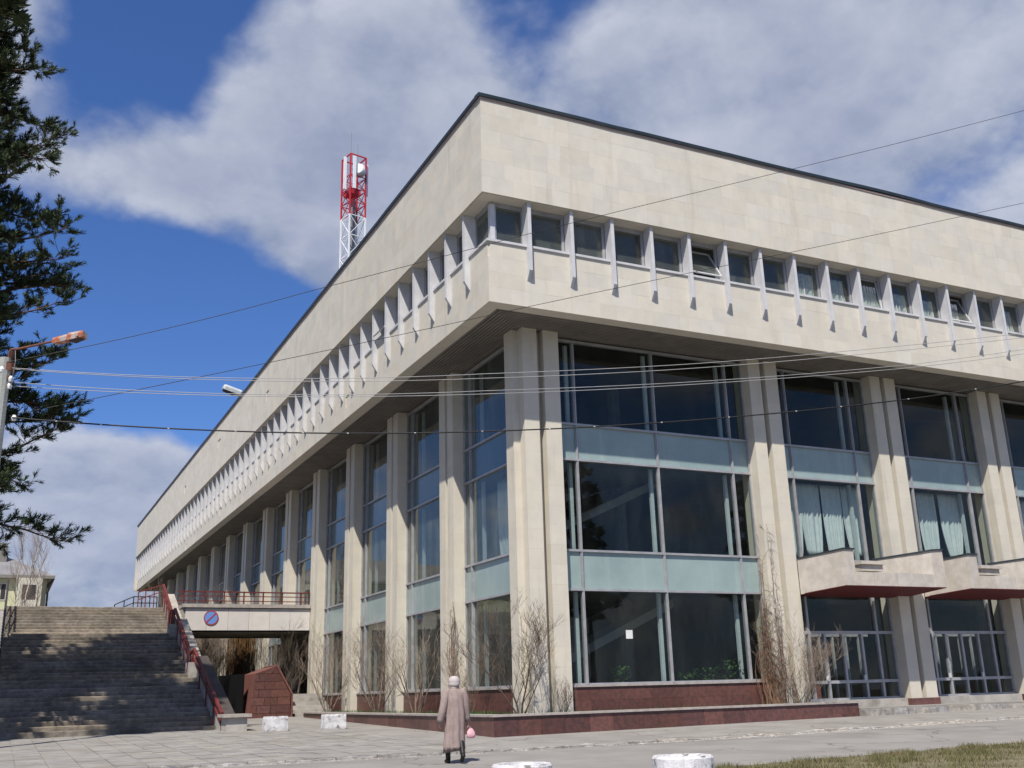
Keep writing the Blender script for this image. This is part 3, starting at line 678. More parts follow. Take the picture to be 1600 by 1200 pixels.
# ------------------------------------------------------------------ bare bushes
def branch(q, p, d, L, r, depth, rg, spread, up, nseg=4, sides=4):
    pts = [p]; rs = [r]; cur = Vector(p); dd = Vector(d).normalized()
    for i in range(nseg):
        dd = (dd+Vector((rg.uniform(-1, 1), rg.uniform(-1, 1), rg.uniform(-.6, .9)))*.16+Vector((0, 0, up))).normalized()
        cur = cur+dd*(L/nseg); pts.append(cur.copy()); rs.append(r*(1-.62*(i+1)/nseg))
    q.tube(pts, rs, sides, cap=False)
    if depth > 0:
        for i in range(1, nseg+1):
            for _ in range(2 if i == nseg else rg.choice((1, 1, 2))):
                a = rg.uniform(0, 6.28); sv = Vector((math.cos(a), math.sin(a), rg.uniform(-.1, .9)))*spread
                branch(q, pts[i], (dd+sv), L*rg.uniform(.42, .68), max(rs[i]*.62, .0038), depth-1, rg, spread, up, nseg-1 if nseg > 3 else 3, 3)
def bush(name, label, loc, H, stems, lean=.35, depth=3, m='twig', r=.016, seed=0, group=None, spread=.75, up=.05, rad=.12, cat='bush', parent=None):
    rg = random.Random(seed*13+5); q = MB()
    for k in range(stems):
        a = 2*math.pi*k/stems+rg.uniform(-.4, .4)
        branch(q, Vector(loc)+Vector((math.cos(a), math.sin(a), 0))*rg.uniform(0, rad)-Vector((0, 0, .06)), (math.cos(a)*lean, math.sin(a)*lean, 1), H*rg.uniform(.42, .58), r*rg.uniform(.8, 1.2), depth, rg, spread, up)
    return q.build(name, m, parent, label=label, cat=cat, group=group)
GB = 'bare bushes in the granite planter'
bush('bare_bush', 'bare dark-stemmed bush in front of the corner column', (1.30, 1.33, .7), 3.0, 4, .5, 4, 'twig_dark', .028, 1, GB)
bush('bare_bush', 'low bare twiggy bush at the foot of the corner column groove', (2.75, 1.35, .7), 1.2, 7, .3, 2, 'twig_dark', .009, 2, GB, .5)
bush('bare_bush', 'bare bush of two pale leaning stems left of the walking person', (1.05, 8.9, .7), 3.7, 5, .5, 3, 'twig', .034, 3, GB)
bush('bare_bush', 'bare bush between the second and third columns left of the corner', (1.0, 13.0, .7), 3.6, 7, .45, 3, 'twig', .026, 4, GB)
bush('bare_bush', 'spreading bare bush at the far end of the planter before the grey steps', (.9, 19.2, .7), 4.2, 8, .5, 3, 'twig', .026, 5, GB)
bush('bare_bush', 'wide pale bare bush against the column beside the first entrance', (11.45, 1.30, .7), 2.9, 16, .85, 3, 'twig', .014, 6, GB)
bush('bare_bush', 'thin bare bush just left of the corner column', (1.1, 4.7, .7), 2.4, 5, .5, 3, 'twig', .011, 7, GB)
# climbing vine on the second column and its window edge
rg = random.Random(99); q = MB()
for k in range(85):
    x = rg.gauss(10.66, .26); top = rg.uniform(1.2, 3.6) if rg.random() < .86 else rg.uniform(4, 6.2)
    if top > 3.7: x = rg.uniform(10.75, 11.0)
    p = Vector((x, 1.62-abs(rg.gauss(0, .04)), .7)); pts = [p.copy()]; n = int(top/.28); off = rg.uniform(.0, .1); yb_ = p.y
    for i in range(n): p = p+Vector((rg.uniform(-.07, .07)+(10.72-p.x)*.03, 0, .28)); yt = (1.64 if p.x > 10.86 else 1.97)-off-rg.uniform(0, .07); f_ = min(1., (i+1)/5); pts.append(Vector((p.x, yb_+(yt-yb_)*f_, p.z)))
    q.tube(pts, [.009*(1-.6*i/len(pts)) for i in range(len(pts))], 3, False)
    for i in range(3, len(pts)):
        if rg.random() < .75:
            dv = Vector((rg.uniform(-1, 1), rg.uniform(-.7, .1), rg.uniform(-1, .8))).normalized()*rg.uniform(.1, .4); q.tube([pts[i], pts[i]+dv*.5+Vector((0, 0, .03)), pts[i]+dv], [.006, .005, .003], 3, False)
q.build('climbing_vine', 'vine', label='dry brown climbing vine clinging to the column beside the first entrance', cat='vine')
rg = random.Random(31); q = MB()
for k in range(16):
    y = rg.gauss(6.95, .16); p = Vector((1.6, y, .7)); pts = [p.copy()]
    for i in range(int(rg.uniform(5, 15))): p = p+Vector((rg.uniform(-.03, .03), rg.uniform(-.1, .1), .26)); p.x = max(1.45, min(1.64, p.x)); pts.append(p.copy())
    q.tube(pts, .011, 3, False)
    for i in range(2, len(pts)):
        if rg.random() < .7: dv = Vector((rg.uniform(-.6, .05), rg.uniform(-1, 1), rg.uniform(-.6, .6))).normalized()*rg.uniform(.1, .35); q.tube([pts[i], pts[i]+dv], [.006, .003], 3, False)
q.build('climbing_vine', 'vine', label='dry vine on the first column left of the corner, behind the person', cat='vine')

# ------------------------------------------------------------------ grand staircase on the left
SXL, SXR = -12.05, -4.92
stair = thing('grand_staircase', 'wide worn concrete outdoor staircase climbing to the terrace at left', 'staircase')
flights = [(13.05, .36, 18.45, 2.42, 13), (19.95, 2.42, 24.4, 4.33, 12), (25.6, 4.33, 28.9, 5.87, 10)]
prof = [(13.05, -.1)]
for (y0, z0, y1, z1, n) in flights:
    for k in range(n):
        h = (z1-z0)/n; d = (y1-y0)/n; ya = y0+k*d; prof += [(ya+.05, z0+k*h-.02), (ya+.05, z0+(k+1)*h-.06)]
        st = MB(); L = SXR-SXL; nn = 14; rings = []
        for i in range(nn+1):
            x = SXL+L*i/nn; e = rnd.uniform(-.018, .018); zz = rnd.uniform(-.014, .008); ztop = z0+(k+1)*h; dep = (d if k < n-1 else .5)+.06
            rings.append([(x, ya+e, ztop-h-.03), (x, ya+dep, ztop-h-.03), (x, ya+dep, ztop-.004), (x, ya+.02+e, ztop+zz), (x, ya+e, ztop-.025+zz)])
        st.loft([r[::-1] for r in rings]); st.build('step', 'step_conc', stair)
prof += [(28.95, 5.83), (30.5, 5.83), (30.5, -.1)]
q = MB(); q.extr(prof, 'x', SXL+.01, SXR-.002); q.build('base', 'concrete', stair)
q = MB(); q.prism([(SXL, 18.9), (SXR, 18.9), (SXR, 20.0), (SXL, 20.0)], 2.2, 2.412); q.prism([(SXL, 24.85), (SXR, 24.85), (SXR, 25.65), (SXL, 25.65)], 4.1, 4.322); q.build('landing', 'step_conc', stair)
# cheek wall on the right: three sloping runs with pale tops, the lowest coloured dark for tree shade, pedestals between
def sloped(q, x0, x1, y0, z0, y1, z1, hb, ht): q.extr([(y0, z0-hb), (y1, z1-hb), (y1, z1+ht), (y0, z0+ht)], 'x', x0, x1)
ck = [((11.6, .30), (18.3, 2.75)), ((19.7, 2.75), (24.3, 4.65)), ((25.3, 4.65), (28.9, 6.2))]
for k, ((y0, z0), (y1, z1)) in enumerate(ck):
    q = MB(); sloped(q, SXR+.003, SXR+.48, y0, z0, y1, z1, 1.6 if k else .5, .30); q.build('cheek_wall', 'concrete' if k else 'concrete', stair)
    g = MB(); g.extr([(y0, z0+.302), (y1, z1+.302), (y1, z1+.36), (y0, z0+.36)], 'x', SXR+.05, SXR+.50); g.build('cheek_cap', 'concrete' if k else 'shaded_cap', stair)
for (y0, y1, zt, zb) in ((18.3, 19.7, 2.85, 2.2), (24.3, 25.3, 4.75, 4.1)):
    q = MB(); q.box((SXR-.28, y0-.35, zb), (SXR+.46, y0+.45, zt)); q.build('pedestal', 'concrete', stair)
    q = MB(); q.box((SXR+.01, y0+.45, zb-1), (SXR+.46, y1, zt-.2)); q.build('cheek_wall', 'concrete', stair)
q = MB(); q.box((SXR-.08, 10.75, .1), (SXR+.62, 11.6, .80)); q.build('pedestal', 'concrete', stair); q = MB(); q.box((SXR-.2, 10.62, .802), (SXR+.74, 11.75, .90)); q.build('pedestal_cap', 'planter_cap', stair)
q = MB(); q.box((SXR+.004, 11.6, -.1), (SXR+.47, 30.5, .4)); q.extr([(13, .3), (28.9, .3), (28.9, 5.6), (13, .4)], 'x', SXR+.005, SXR+.465); q.build('side_wall', 'concrete', stair)
# railing on the right side, red paint
rail = thing('stair_railing', 'red painted steel railing stepping up the right side of the staircase', 'railing')
for k, ((y0, z0), (y1, z1)) in enumerate(ck):
    xr = SXR-.06; H = .80 if k else .62
    hr = MB(); a = Vector((xr, y0+.05, z0+H)); c = Vector((xr, y1-.05, z1+H)); hr.bar(a, c, .11, .09); hr.build('handrail', 'red_paint', rail)
    lo = MB(); lo.bar(a-Vector((0, 0, .34)), c-Vector((0, 0, .34)), .05, .09); lo.build('rail_panel', 'red_paint', rail)
    n = 5
    for i in range(n):
        p = a.lerp(c, i/(n-1)); po = MB(); po.bar(p-Vector((0, 0, 1.0)), p, .05, .05); po.build('post', 'red_paint', rail)
    # return over the landing
    if k < 2:
        e = MB(); e.bar(c, c+Vector((0, .75, -.12)), .09, .05); e.bar(c+Vector((0, 0, -.35)), c+Vector((0, .75, -.42)), .04, .04)
        for f in (.3, .75): e.bar(c+Vector((0, f, -.95)), c+Vector((0, f, -.1)), .05)
        e.bar(c+Vector((-.22, -.05, -.12)), c+Vector((0, -.05, 0)), .05); e.bar(c+Vector((-.22, -.05, -.9)), c+Vector((-.22, -.05, -.12)), .05); e.build('landing_rail', 'red_paint', rail)
    else:
        e = MB(); e.bar(c, c+Vector((-1.1, .5, -.32)), .09, .05); e.bar(c+Vector((-.1, .05, -.35)), c+Vector((-1.1, .5, -.7)), .04)
        for f in (.35, .7, 1.): e.bar(c+Vector((-1.1*f, .5*f, -1.1)), c+Vector((-1.1*f, .5*f, -.32*f)), .045)
        e.build('landing_rail', 'red_paint', rail)
lr = thing('terrace_railing', 'short dark railing at the top right of the staircase', 'railing')
q = MB(); y = 31.2
for z in (6.62, 6.3): q.bar((-7.0, y, z-.42), (-6.1, y, z), .05); q.bar((-6.1, y, z), (-4.95, y, z), .05)
q.build('rail', 'dark_metal', lr)
for x in (-7.0, -6.55, -6.1, -5.7, -5.3, -4.95): q = MB(); q.bar((x, y, 5.85), (x, y, 6.62-(.42 if x < -6.9 else .2 if x < -6.2 else 0)), .05); q.build('post', 'dark_metal', lr)
# left railing of the stairs, seen end-on at the picture's edge
ll = thing('side_railing', 'dark lattice railing seen end-on at the left side of the staircase', 'railing')
for k, ((y0, z0), (y1, z1)) in enumerate(ck[1:]):
    a = Vector((SXL+.03, y0, z0+.95)); c = Vector((SXL+.03, y1, z1+.95)); q = MB(); q.bar(a, c, .08, .06); q.bar(a-Vector((0, 0, .6)), c-Vector((0, 0, .6)), .05); q.build('handrail', 'dark_metal', ll)
    for i in range(14):
        p = a.lerp(c, i/13); q = MB(); q.bar(p-Vector((0, 0, 1.05)), p, .03); q.bar(p-Vector((-.05, 0, .5)), p-Vector((.05, 0, .3)), .03); q.build('post', 'dark_metal', ll)
# terrace behind the stairs
q = MB(); q.prism([(-70, 30.5), (SXR+.4, 30.5), (SXR+.4, 150), (-70, 150)], .2, 5.86); q.prism([(-70, 14), (SXL-.003, 14), (SXL-.003, 30.5), (-70, 30.5)], [.2, .2, .2, .2], [.3, .3, 5.8, 5.8]); q.build('terrace', 'asphalt_walk', kind='structure')

# ------------------------------------------------------------------ bridge from the stairs to the building
br = thing('terrace_bridge', 'pale panelled footbridge linking the staircase to the building', 'bridge')
YB = 25.55
q = MB(); q.box((SXR+.48, YB+.06, 4.75), (2.2, 32., 5.62)); q.box((SXR+.48, YB+.35, 4.52), (2.2, 31.5, 4.75)); q.build('deck', 'concrete', br)
x = SXR+.6; k = 0
while x < 1.69:
    e = min(x+1.0, 1.69); piece('facing_panel', (x+.006, YB, 4.57), (e-.006, YB+.058, 5.60), 'bridge_panel', br); x = e
q = MB(); q.box((SXR+.45, YB-.10, 5.63), (1.69, 32., 5.80)); q.build('edge_slab', 'planter_cap', br); q = MB(); q.box((SXR+.45, YB-.06, 5.60), (1.69, YB+.3, 5.63)); q.box((SXR+.6, YB+.0605, 4.50), (1.69, YB+.34, 4.56)); q.build('shadow_gap', 'soffit_gap', br)
brr = thing('bridge_railing', 'red steel railing with three bars along the footbridge edge', 'railing')
for z in (6.38, 6.18, 5.95): q = MB(); q.bar((SXR+.2, YB+.06, z), (1.68, YB+.06, z), .06 if z > 6.3 else .04, .06 if z > 6.3 else .04); q.build('bar', 'red_paint', brr)
for i in range(8): x = SXR+.5+i*.94; q = MB(); q.bar((x, YB+.06, 5.80), (x, YB+.06, 6.38), .06); q.build('post', 'red_paint', brr)
# no-parking disc on the bridge face
ns = thing('no_parking_sign', 'round blue no-parking sign with red rim and slash on the footbridge face', 'sign', loc=(-3.12, YB-.03, 5.15))
def disc(r, y, m, name, r0=0, n=40, th=.012):
    q = MB(); out = [(r*math.cos(2*math.pi*i/n), r*math.sin(2*math.pi*i/n)) for i in range(n)]
    if not r0: q.add([(x, y, z) for x, z in out]+[(x, y+th, z) for x, z in out], [tuple(range(n)), tuple(range(n, 2*n))[::-1]]+[(i, i+n, (i+1) % n+n, (i+1) % n) for i in range(n)])
    else:
        inn = [(x*r0/r, z*r0/r) for x, z in out]; q.add([(x, y, z) for x, z in out]+[(x, y, z) for x, z in inn], [(i, (i+1) % n, (i+1) % n+n, i+n) for i in range(n)])
    return q.build(name, m, ns)
disc(.345, 0, 'sign_blue', 'face'); disc(.345, -.004, 'sign_red', 'rim', .29); q = MB(); q.bar((-.21, -.006, -.21), (.21, -.006, .21), .005, .065, up=(-1, 0, 1)); q.build('slash', 'sign_red', ns)
# red granite flank of the small side stairs, with a black panel, and grey steps
gw = thing('granite_flank_wall', 'red granite tiled wall with a sloping right edge under the footbridge', 'wall')
GP = [(-1.92, .3), (-1.66, 2.46), (-.72, 2.78), (-.04, 1.54), (-.0, .3)]
q = MB(); q.extr([(p, z) for p, z in GP], 'y', 22.03, 24.6); q.build('body', 'granite_cap', gw)
def clip_row(z0, z1):
    def xl(z): return -1.92+(.26)*(z-.3)/2.16 if z < 2.46 else -1.66+(.94)*(z-2.46)/.32
    def xr(z): return -.04 if z < 1.54 else -.04-.68*(z-1.54)/1.24
    return xl(z0), xr(z0), xl(z1), xr(z1)
for r in range(7):
    z0 = .42+r*.34; z1 = min(z0+.322, 2.74)
    l0, r0, l1, r1 = clip_row(z0, z1)
    n = 3
    for k in range(n):
        f0, f1 = max(0, (k-(.5 if r % 2 else 0))/n), min(1., (k+1-(.5 if r % 2 else 0))/n)
        if r % 2 and k == n-1: f1 = 1.
        P4 = [(l0+(r0-l0)*f0+.01, z0), (l0+(r0-l0)*f1-.01, z0), (l1+(r1-l1)*f1-.01, z1), (l1+(r1-l1)*f0+.01, z1)]
        q = MB(); q.extr(P4, 'y', 22.0, 22.028, rnd.random()); q.build('granite_slab', 'granite_wall', gw)
q = MB(); q.extr([(-.75, 2.80), (-.68, 2.84), (.06, 1.56), (.06, .3), (.0, .3), (-.0, 1.52)], 'y', 21.95, 24.65); q.build('coping', 'granite_cap', gw)
q = MB(); q.prism([(-2.75, 24.9), (-2.10, 22.6), (-2.0, 22.65), (-2.65, 24.95)], .3, 2.46); q.build('black_panel', 'black_panel', label='black hoarding panel leaning beside the red granite wall under the footbridge', cat='panel')
gsx = thing('side_steps', 'short flight of grey stone steps between granite wall and building', 'steps')
for k in range(6): q = MB(); q.box((.07, 21.2+k*.36, .3), (1.7, 24.4, .70+k*.17)); q.box((.06, 21.17+k*.36, .70+k*.17-.03), (1.7, 21.2+k*.36+.3, .70+k*.17+.004)) if 0 else None; q.build('step', 'concrete', gsx)

# ------------------------------------------------------------------ beyond the bridge
q = MB(); q.box((-4.3, 62, .5), (9, 62.4, 5.2)); q.build('rear_wall', 'far_wall', label='pale wall far behind the footbridge opening', cat='wall')
GH = 'bare shrubs behind the footbridge'
for k, (x, y, H, L) in enumerate(((-3.4, 34, 5.6, 'leftmost bare shrub seen through the footbridge opening'), (-2.2, 36, 5.6, 'second bare shrub from the left behind the footbridge'), (-1.2, 33.5, 4.6, 'third bare shrub from the left behind the footbridge'), (-3.0, 29.5, 3.6, 'low bare shrub directly beneath the footbridge'), (-2.6, 39, 6.5, 'tall bare shrub far behind the footbridge opening'), (-.4, 38, 6.0, 'bare shrub behind the brown weeping shrub'))):
    bush('bare_shrub', L, (x, y, .8), H, 9, .32, 4, 'twig', .024, 20+k, GH, .65, rad=.5)
for k, (x, y, L) in enumerate(((.5, 28.5, 'tangled bare shrub against the building under the footbridge'), (1.1, 26.6, 'arching bare shrub beside the grey steps'))):
    bush('bare_shrub', L, (x, y, .8), 4.4, 8, .5, 3, 'twig', .022, 40+k, GH, .65, rad=.3)
rg = random.Random(5); q = MB()
for k in range(420):
    x = rg.gauss(.1, .42); y = rg.uniform(33, 35); z = 5.6-rg.uniform(0, .9); pts = [Vector((x, y, z))]
    for i in range(9): pts.append(pts[-1]+Vector((rg.uniform(-.06, .06), rg.uniform(-.05, .05), -.45)))
    q.tube(pts, .012, 3, False)
q.tube([(.1, 34, .6), (.1, 34, 5.2)], .12, 7); q.build('weeping_shrub', 'willow', label='brown weeping shrub with hanging twigs behind the footbridge', cat='shrub')

# ------------------------------------------------------------------ concrete blocks and drums
def block(name, label, x0, x1, y, h, seed):
    q = MB(); rg = random.Random(seed); n = 8; rings = []
    for i in range(n+1):
        z = h*i/n; k = .012 if i in (0, n) else 0; dx = .03*(i/n)
        rings.append([(x+rg.uniform(-.003, .003), yy+rg.uniform(-.003, .003), z) for x, yy in ((x0+k+dx*.3, y-.22+k), ((x0+x1)/2, y-.22+k), (x1-k, y-.22+k), (x1-k, y+.22-k), ((x0+x1)/2, y+.22-k), (x0+k+dx*.3, y+.22-k))])
    q.loft(rings); o = q.build(name, 'white_paint', label=label, cat='block', group='white concrete blocks by the planter'); o.location.z = G((x0+x1)/2, y)-.02; return o
block('concrete_block', 'white painted concrete block nearer the stair pedestal', -3.97, -3.22, 9.75, .50, 1)
block('concrete_block', 'white painted concrete block in front of the planter end, chipped', -2.08, -1.33, 9.45, .50, 2)
def drum(label, u, v, r, h, seed, lip):
    p = onz(u, v, h); g = G(p.x, p.y); rg = random.Random(seed); q = MB(); n = 36; rings = []
    for z, rr in ((g-.02, r*1.0), (g+h*.5, r), (h-.03, r), (h, r-.025), (h, r*.62), (h-lip, r*.58)):
        rings.append([(p.x+(rr+rg.uniform(-.002, .002))*math.cos(2*math.pi*i/n), p.y+(rr+rg.uniform(-.002, .002))*math.sin(2*math.pi*i/n), z+rg.uniform(-.003, .003)) for i in range(n)])
    q.loft(rings); return q.build('concrete_drum', 'white_paint', label=label, cat='drum', group='white concrete drums at the road edge')
drum('low white painted concrete drum at the bottom middle, hollow top', 815, 1193, .40, .45, 3, .1)
drum('white painted concrete drum at the bottom right beside the grass', 1066, 1180, .415, .47, 4, .06)

# ------------------------------------------------------------------ person
pers = link('person', None, None, 'person in long dusty pink coat and pale knitted hat walking away on the road', 'person', None, None, (-3.75, -6.0, G(-3.75, -6)+.002), (0, 0, R(-8)))
def skinmesh(name, verts, edges, radii, m, parent, lv=2):
    me = bpy.data.meshes.new(name); me.from_pydata(verts, edges, []); me.materials.append(MATS[m]); o = link(name, me, parent)
    md = o.modifiers.new('Skin', 'SKIN'); md.use_smooth_shade = True
    for i, r in enumerate(radii): me.skin_vertices[0].data[i].radius = (r, r) if not isinstance(r, tuple) else r
    me.skin_vertices[0].data[0].use_root = True
    sm = o.modifiers.new('Subdivision', 'SUBSURF'); sm.levels = lv; sm.render_levels = lv; return o
V = [(0, 0, .88), (0, .02, 1.08), (0, .0, 1.28), (0, .02, 1.38), (0, .035, 1.44), (0, .045, 1.50), (0, .05, 1.58),
     (-.10, 0, .84), (-.11, .10, .48), (-.11, .14, .10), (-.11, .26, .05), (.10, 0, .84), (.11, -.02, .48), (.10, -.22, .16), (.10, -.13, .05),
     (-.18, 0, 1.33), (-.25, -.02, 1.06), (-.29, .03, .82), (-.30, .05, .745), (.18, 0, 1.33), (.235, -.02, 1.06), (.27, .05, .82), (.28, .07, .745)]
Ed = [(0, 1), (1, 2), (2, 3), (3, 4), (4, 5), (5, 6), (0, 7), (7, 8), (8, 9), (9, 10), (0, 11), (11, 12), (12, 13), (13, 14), (2, 15), (15, 16), (16, 17), (17, 18), (2, 19), (19, 20), (20, 21), (21, 22)]
Ra = [.13, .12, .13, .06, .055, .085, .085, .09, .06, .04, .035, .09, .06, .04, .035, .06, .045, .03, .028, .06, .045, .03, .028]
for hand, sx in ((18, -1), (22, 1)):
    hx, hy, hz_ = V[hand]
    for k in range(4):
        a = len(V); oy = -.025+k*.017; l = (.06, .07, .065, .05)[k]
        V += [(hx+.004*sx, hy+oy, hz_-.03), (hx+.0, hy+oy+.004, hz_-.03-l*.6), (hx-.018*sx, hy+oy+.008, hz_-.03-l)]; Ed += [(hand, a), (a, a+1), (a+1, a+2)]; Ra += [.0095, .0085, .0075]
    a = len(V); V += [(hx-.012*sx, hy+.035, hz_-.012), (hx-.02*sx, hy+.05, hz_-.045)]; Ed += [(hand, a), (a, a+1)]; Ra += [.010, .008]
skinmesh('body', V, Ed, Ra, 'skin', pers)
def ring(cx, cy, z, rx, ry, n=32, ph=0., fold=0., fk=7):
    return [(cx+(rx+fold*math.sin(fk*(2*math.pi*i/n)+ph))*math.cos(2*math.pi*i/n), cy+(ry+fold*math.sin(fk*(2*math.pi*i/n)+ph+1))*math.sin(2*math.pi*i/n), z) for i in range(n)]
q = MB(); secs = [(.235, .212, .18, .026), (.32, .205, .172, .024), (.40, .198, .166, .022), (.50, .194, .162, .020), (.60, .190, .158, .018), (.70, .190, .156, .015), (.80, .192, .155, .013), (.95, .192, .15, .010), (1.08, .186, .142, .006), (1.20, .188, .138, .004), (1.29, .192, .128, .003), (1.345, .172, .112, .002), (1.385, .125, .088, .001), (1.415, .078, .074, 0), (1.44, .070, .07, 0)]
tw = lambda z: -.012*math.sin(z*5)
rings = [ring(tw(z), .0+.01*(1-z), z+.0, rx, ry, 40, z*2.2, fo, 9) for z, rx, ry, fo in secs]
rings[0] = [(x, y, z+.03*(x/.2)) for x, y, z in rings[0]]
inner = [(x*.93, y*.93, z+.03) for x, y, z in rings[0]]
rings = [[(x, y-(.012 if abs(x-tw(z)) < .012 and y < 0 and z < 1.3 else 0), z) for x, y, z in r] for r in rings]
q.loft([inner]+rings, True)
def limb(pts, rad, n=18, fold=.004):
    out = []; pts = [Vector(p) for p in pts]
    for i, (p, r) in enumerate(zip(pts, rad)):
        d = (pts[min(i+1, len(pts)-1)]-pts[max(i-1, 0)]).normalized(); u = d.cross(Vector((0, 1, 0))).normalized(); v = d.cross(u)
        out.append([tuple(p+u*(r+fold*math.sin(3*k*.7+i*2.1))*math.cos(2*math.pi*k/n)+v*(r*1.05)*math.sin(2*math.pi*k/n)) for k in range(n)])
    return out
q.loft(limb([(-.10, 0, 1.36), (-.165, 0, 1.32), (-.205, -.01, 1.22), (-.232, -.02, 1.08), (-.262, -.012, .96), (-.285, .02, .84), (-.297, .045, .765)], [.075, .086, .082, .078, .073, .070, .072]))
q.loft(limb([(.10, 0, 1.36), (.165, 0, 1.32), (.20, -.0, 1.22), (.222, .0, 1.08), (.245, .03, .96), (.262, .055, .86), (.272, .068, .775)], [.075, .084, .078, .072, .067, .062, .064]))
q.loft([ring(0, .01, 1.405, .098, .090, 24), ring(0, .012, 1.445, .088, .084, 24), ring(0, .015, 1.462, .080, .078, 24)])
q.build('coat', 'coat', pers, True)
q = MB(); q.loft([ring(0, .04, z, rx, ry, 28, z*9, .0015, 14) for z, rx, ry in ((1.455, .098, .108), (1.475, .110, .120), (1.50, .113, .124), (1.512, .108, .12), (1.54, .116, .126), (1.58, .112, .121), (1.615, .094, .103), (1.64, .062, .068), (1.652, .02, .022))])
q.build('hat', 'hat', pers, True)
q = MB(); q.loft([ring(0, .0, z, rx, ry, 20, z*20, .003, 8) for z, rx, ry in ((1.40, .05, .05), (1.43, .078, .076), (1.46, .086, .088), (1.48, .088, .09))]); q.build('hair', 'hair', pers, True)
# face on the far side
q = MB(); q.loft([ring(0, .128, z, r, r, 8) for z, r in ((1.475, .012), (1.49, .016), (1.505, .008))]); 
for sx in (-1, 1): q.loft([ring(.032*sx, .122, z, r, r*.6, 8) for z, r in ((1.513, .006), (1.52, .011), (1.527, .006))])
q.loft([ring(0, .118, z, r, .008, 8) for z, r in ((1.447, .018), (1.452, .024), (1.457, .018))]); q.build('face', 'skin', pers, True)
def boot(pts, rad, toe, name='boot'):
    q = MB(); q.loft(limb(pts, rad, 14, .001)); 
    a, c, rr = toe; a = Vector(a); c = Vector(c); d = (c-a); ringsb = []
    for f, r, rz in ((-.25, .028, .03), (-.1, .038, .045), (.2, .040, .05), (.6, .043, .038), (.9, .036, .026), (1.05, .016, .015)):
        p = a+d*f; s = d.cross(Vector((0, 0, 1))).normalized(); u = s.cross(d).normalized()
        ringsb.append([tuple(p+s*r*math.cos(2*math.pi*k/14)+u*rz*math.sin(2*math.pi*k/14)) for k in range(14)])
    q.loft(ringsb); return q.build(name, 'boot', pers, True)
boot([(-.108, .09, .50), (-.11, .12, .32), (-.11, .14, .16), (-.11, .14, .05)], [.062, .058, .05, .048], ((-.11, .12, .042), (-.115, .32, .034), 1))
boot([(.108, -.03, .50), (.106, -.10, .33), (.10, -.19, .19), (.10, -.225, .13)], [.062, .058, .05, .046], ((.10, -.225, .145), (.10, -.10, .032), 1))
bag = thing('carrier_bag', 'small bright pink carrier bag held in the right hand', 'bag', loc=(-3.75, -6.0, G(-3.75, -6)), rot=(0, 0, R(-8)))
q = MB(); rings = []
for z, rx, ry in ((.455, .05, .03), (.47, .078, .045), (.52, .088, .05), (.57, .08, .042), (.61, .055, .03), (.64, .025, .018)): rings.append(ring(.345, .07, z, rx, ry, 20, z*30, .008, 5))
q.loft(rings); q.build('pouch', 'bag', bag, True); q = MB()
q.tube([(.32, .07, .63), (.30, .07, .68), (.282, .07, .715)], .006, 5); q.tube([(.365, .07, .63), (.315, .07, .69), (.284, .075, .712)], .006, 5); q.build('handle', 'bag', bag)

# ------------------------------------------------------------------ lamp pole, wires
pole = thing('street_lamp', 'concrete street lamp pole at the left edge with rusty arm and lamp head', 'street lamp')
pt = atd(9, 560, 18.0); pbx, pby, pbz = pt
q = MB(); q.tube([(pbx-.02, pby, G(pbx, pby)-.3), (pbx, pby, pbz)], [.16, .105], 10); q.build('pole', 'pole_conc', pole)
c1 = atd(19, 546, 18.0); c0 = atd(12, 572, 18.); lamp_a = atd(84, 533, 17.7); lamp_m = atd(108, 527, 17.62); lamp_b = atd(133, 522, 17.55)
q = MB(); q.tube([c0+Vector((-.06, 0, -.15)), c0, c1, atd(30, 545, 17.95), lamp_a], [.045, .045, .035, .022, .02], 7); q.build('arm', 'rust', pole)
q = MB(); q.tube([c0+Vector((0, 0, -.1)), c0+Vector((0, 0, .05))], .125, 10); q.tube([c0+Vector((0.02, 0, .05)), c1+Vector((.0, 0, -.02))], .05, 6); q.build('collar', 'rust', pole)
def boxalong(q, a, c, w, h0, h1):
    d = (c-a).normalized(); s = d.cross(Vector((0, 0, 1))).normalized(); u = s.cross(d)
    def rg_(p, w_, h): return [tuple(p+s*i*w_/2+u*j) for i, j in ((-1, -h), (1, -h), (1.1, 0), (.7, h*.7), (-.7, h*.7), (-1.1, 0))]
    q.loft([rg_(a, w*.7, h0*.6), rg_(a.lerp(c, .08), w, h0), rg_(a.lerp(c, .92), w, h1), rg_(c, w*.75, h1*.7)])
hd_ = MB(); boxalong(hd_, lamp_a, lamp_m, .13, .065, .065); boxalong(hd_, lamp_m, lamp_b, .17, .08, .075); h_o = hd_.build('lamp_head', 'lamp_rust', pole)
q = MB(); boxalong(q, lamp_m+Vector((.05, 0, -.055)), lamp_b+Vector((-.04, 0, -.05)), .14, .04, .035); q.build('diffuser', 'dark_metal', h_o)
for (u, v) in ((3, 577), (15, 603), (17, 592), (22, 653)):
    p = atd(u, v, 17.85); q = MB(); q.tube([p-Vector((0, 0, .05)), p, p+Vector((0, 0, .05))], [.03, .045, .025], 8); q.build('insulator', 'porcelain', pole)
q = MB(); q.tube([atd(24, 548, 17.8), atd(24, 565, 17.78), atd(21, 580, 17.78), atd(18, 600, 17.8), atd(15, 606, 17.82)], .008, 4); q.build('lead_cable', 'wire_light', pole)
q = MB(); q.bar(atd(2, 588, 17.95), atd(14, 590, 17.85), .05); q.bar(atd(-14, 605, 17.95), atd(18, 604, 17.85), .04); q.build('bracket', 'rust', pole)
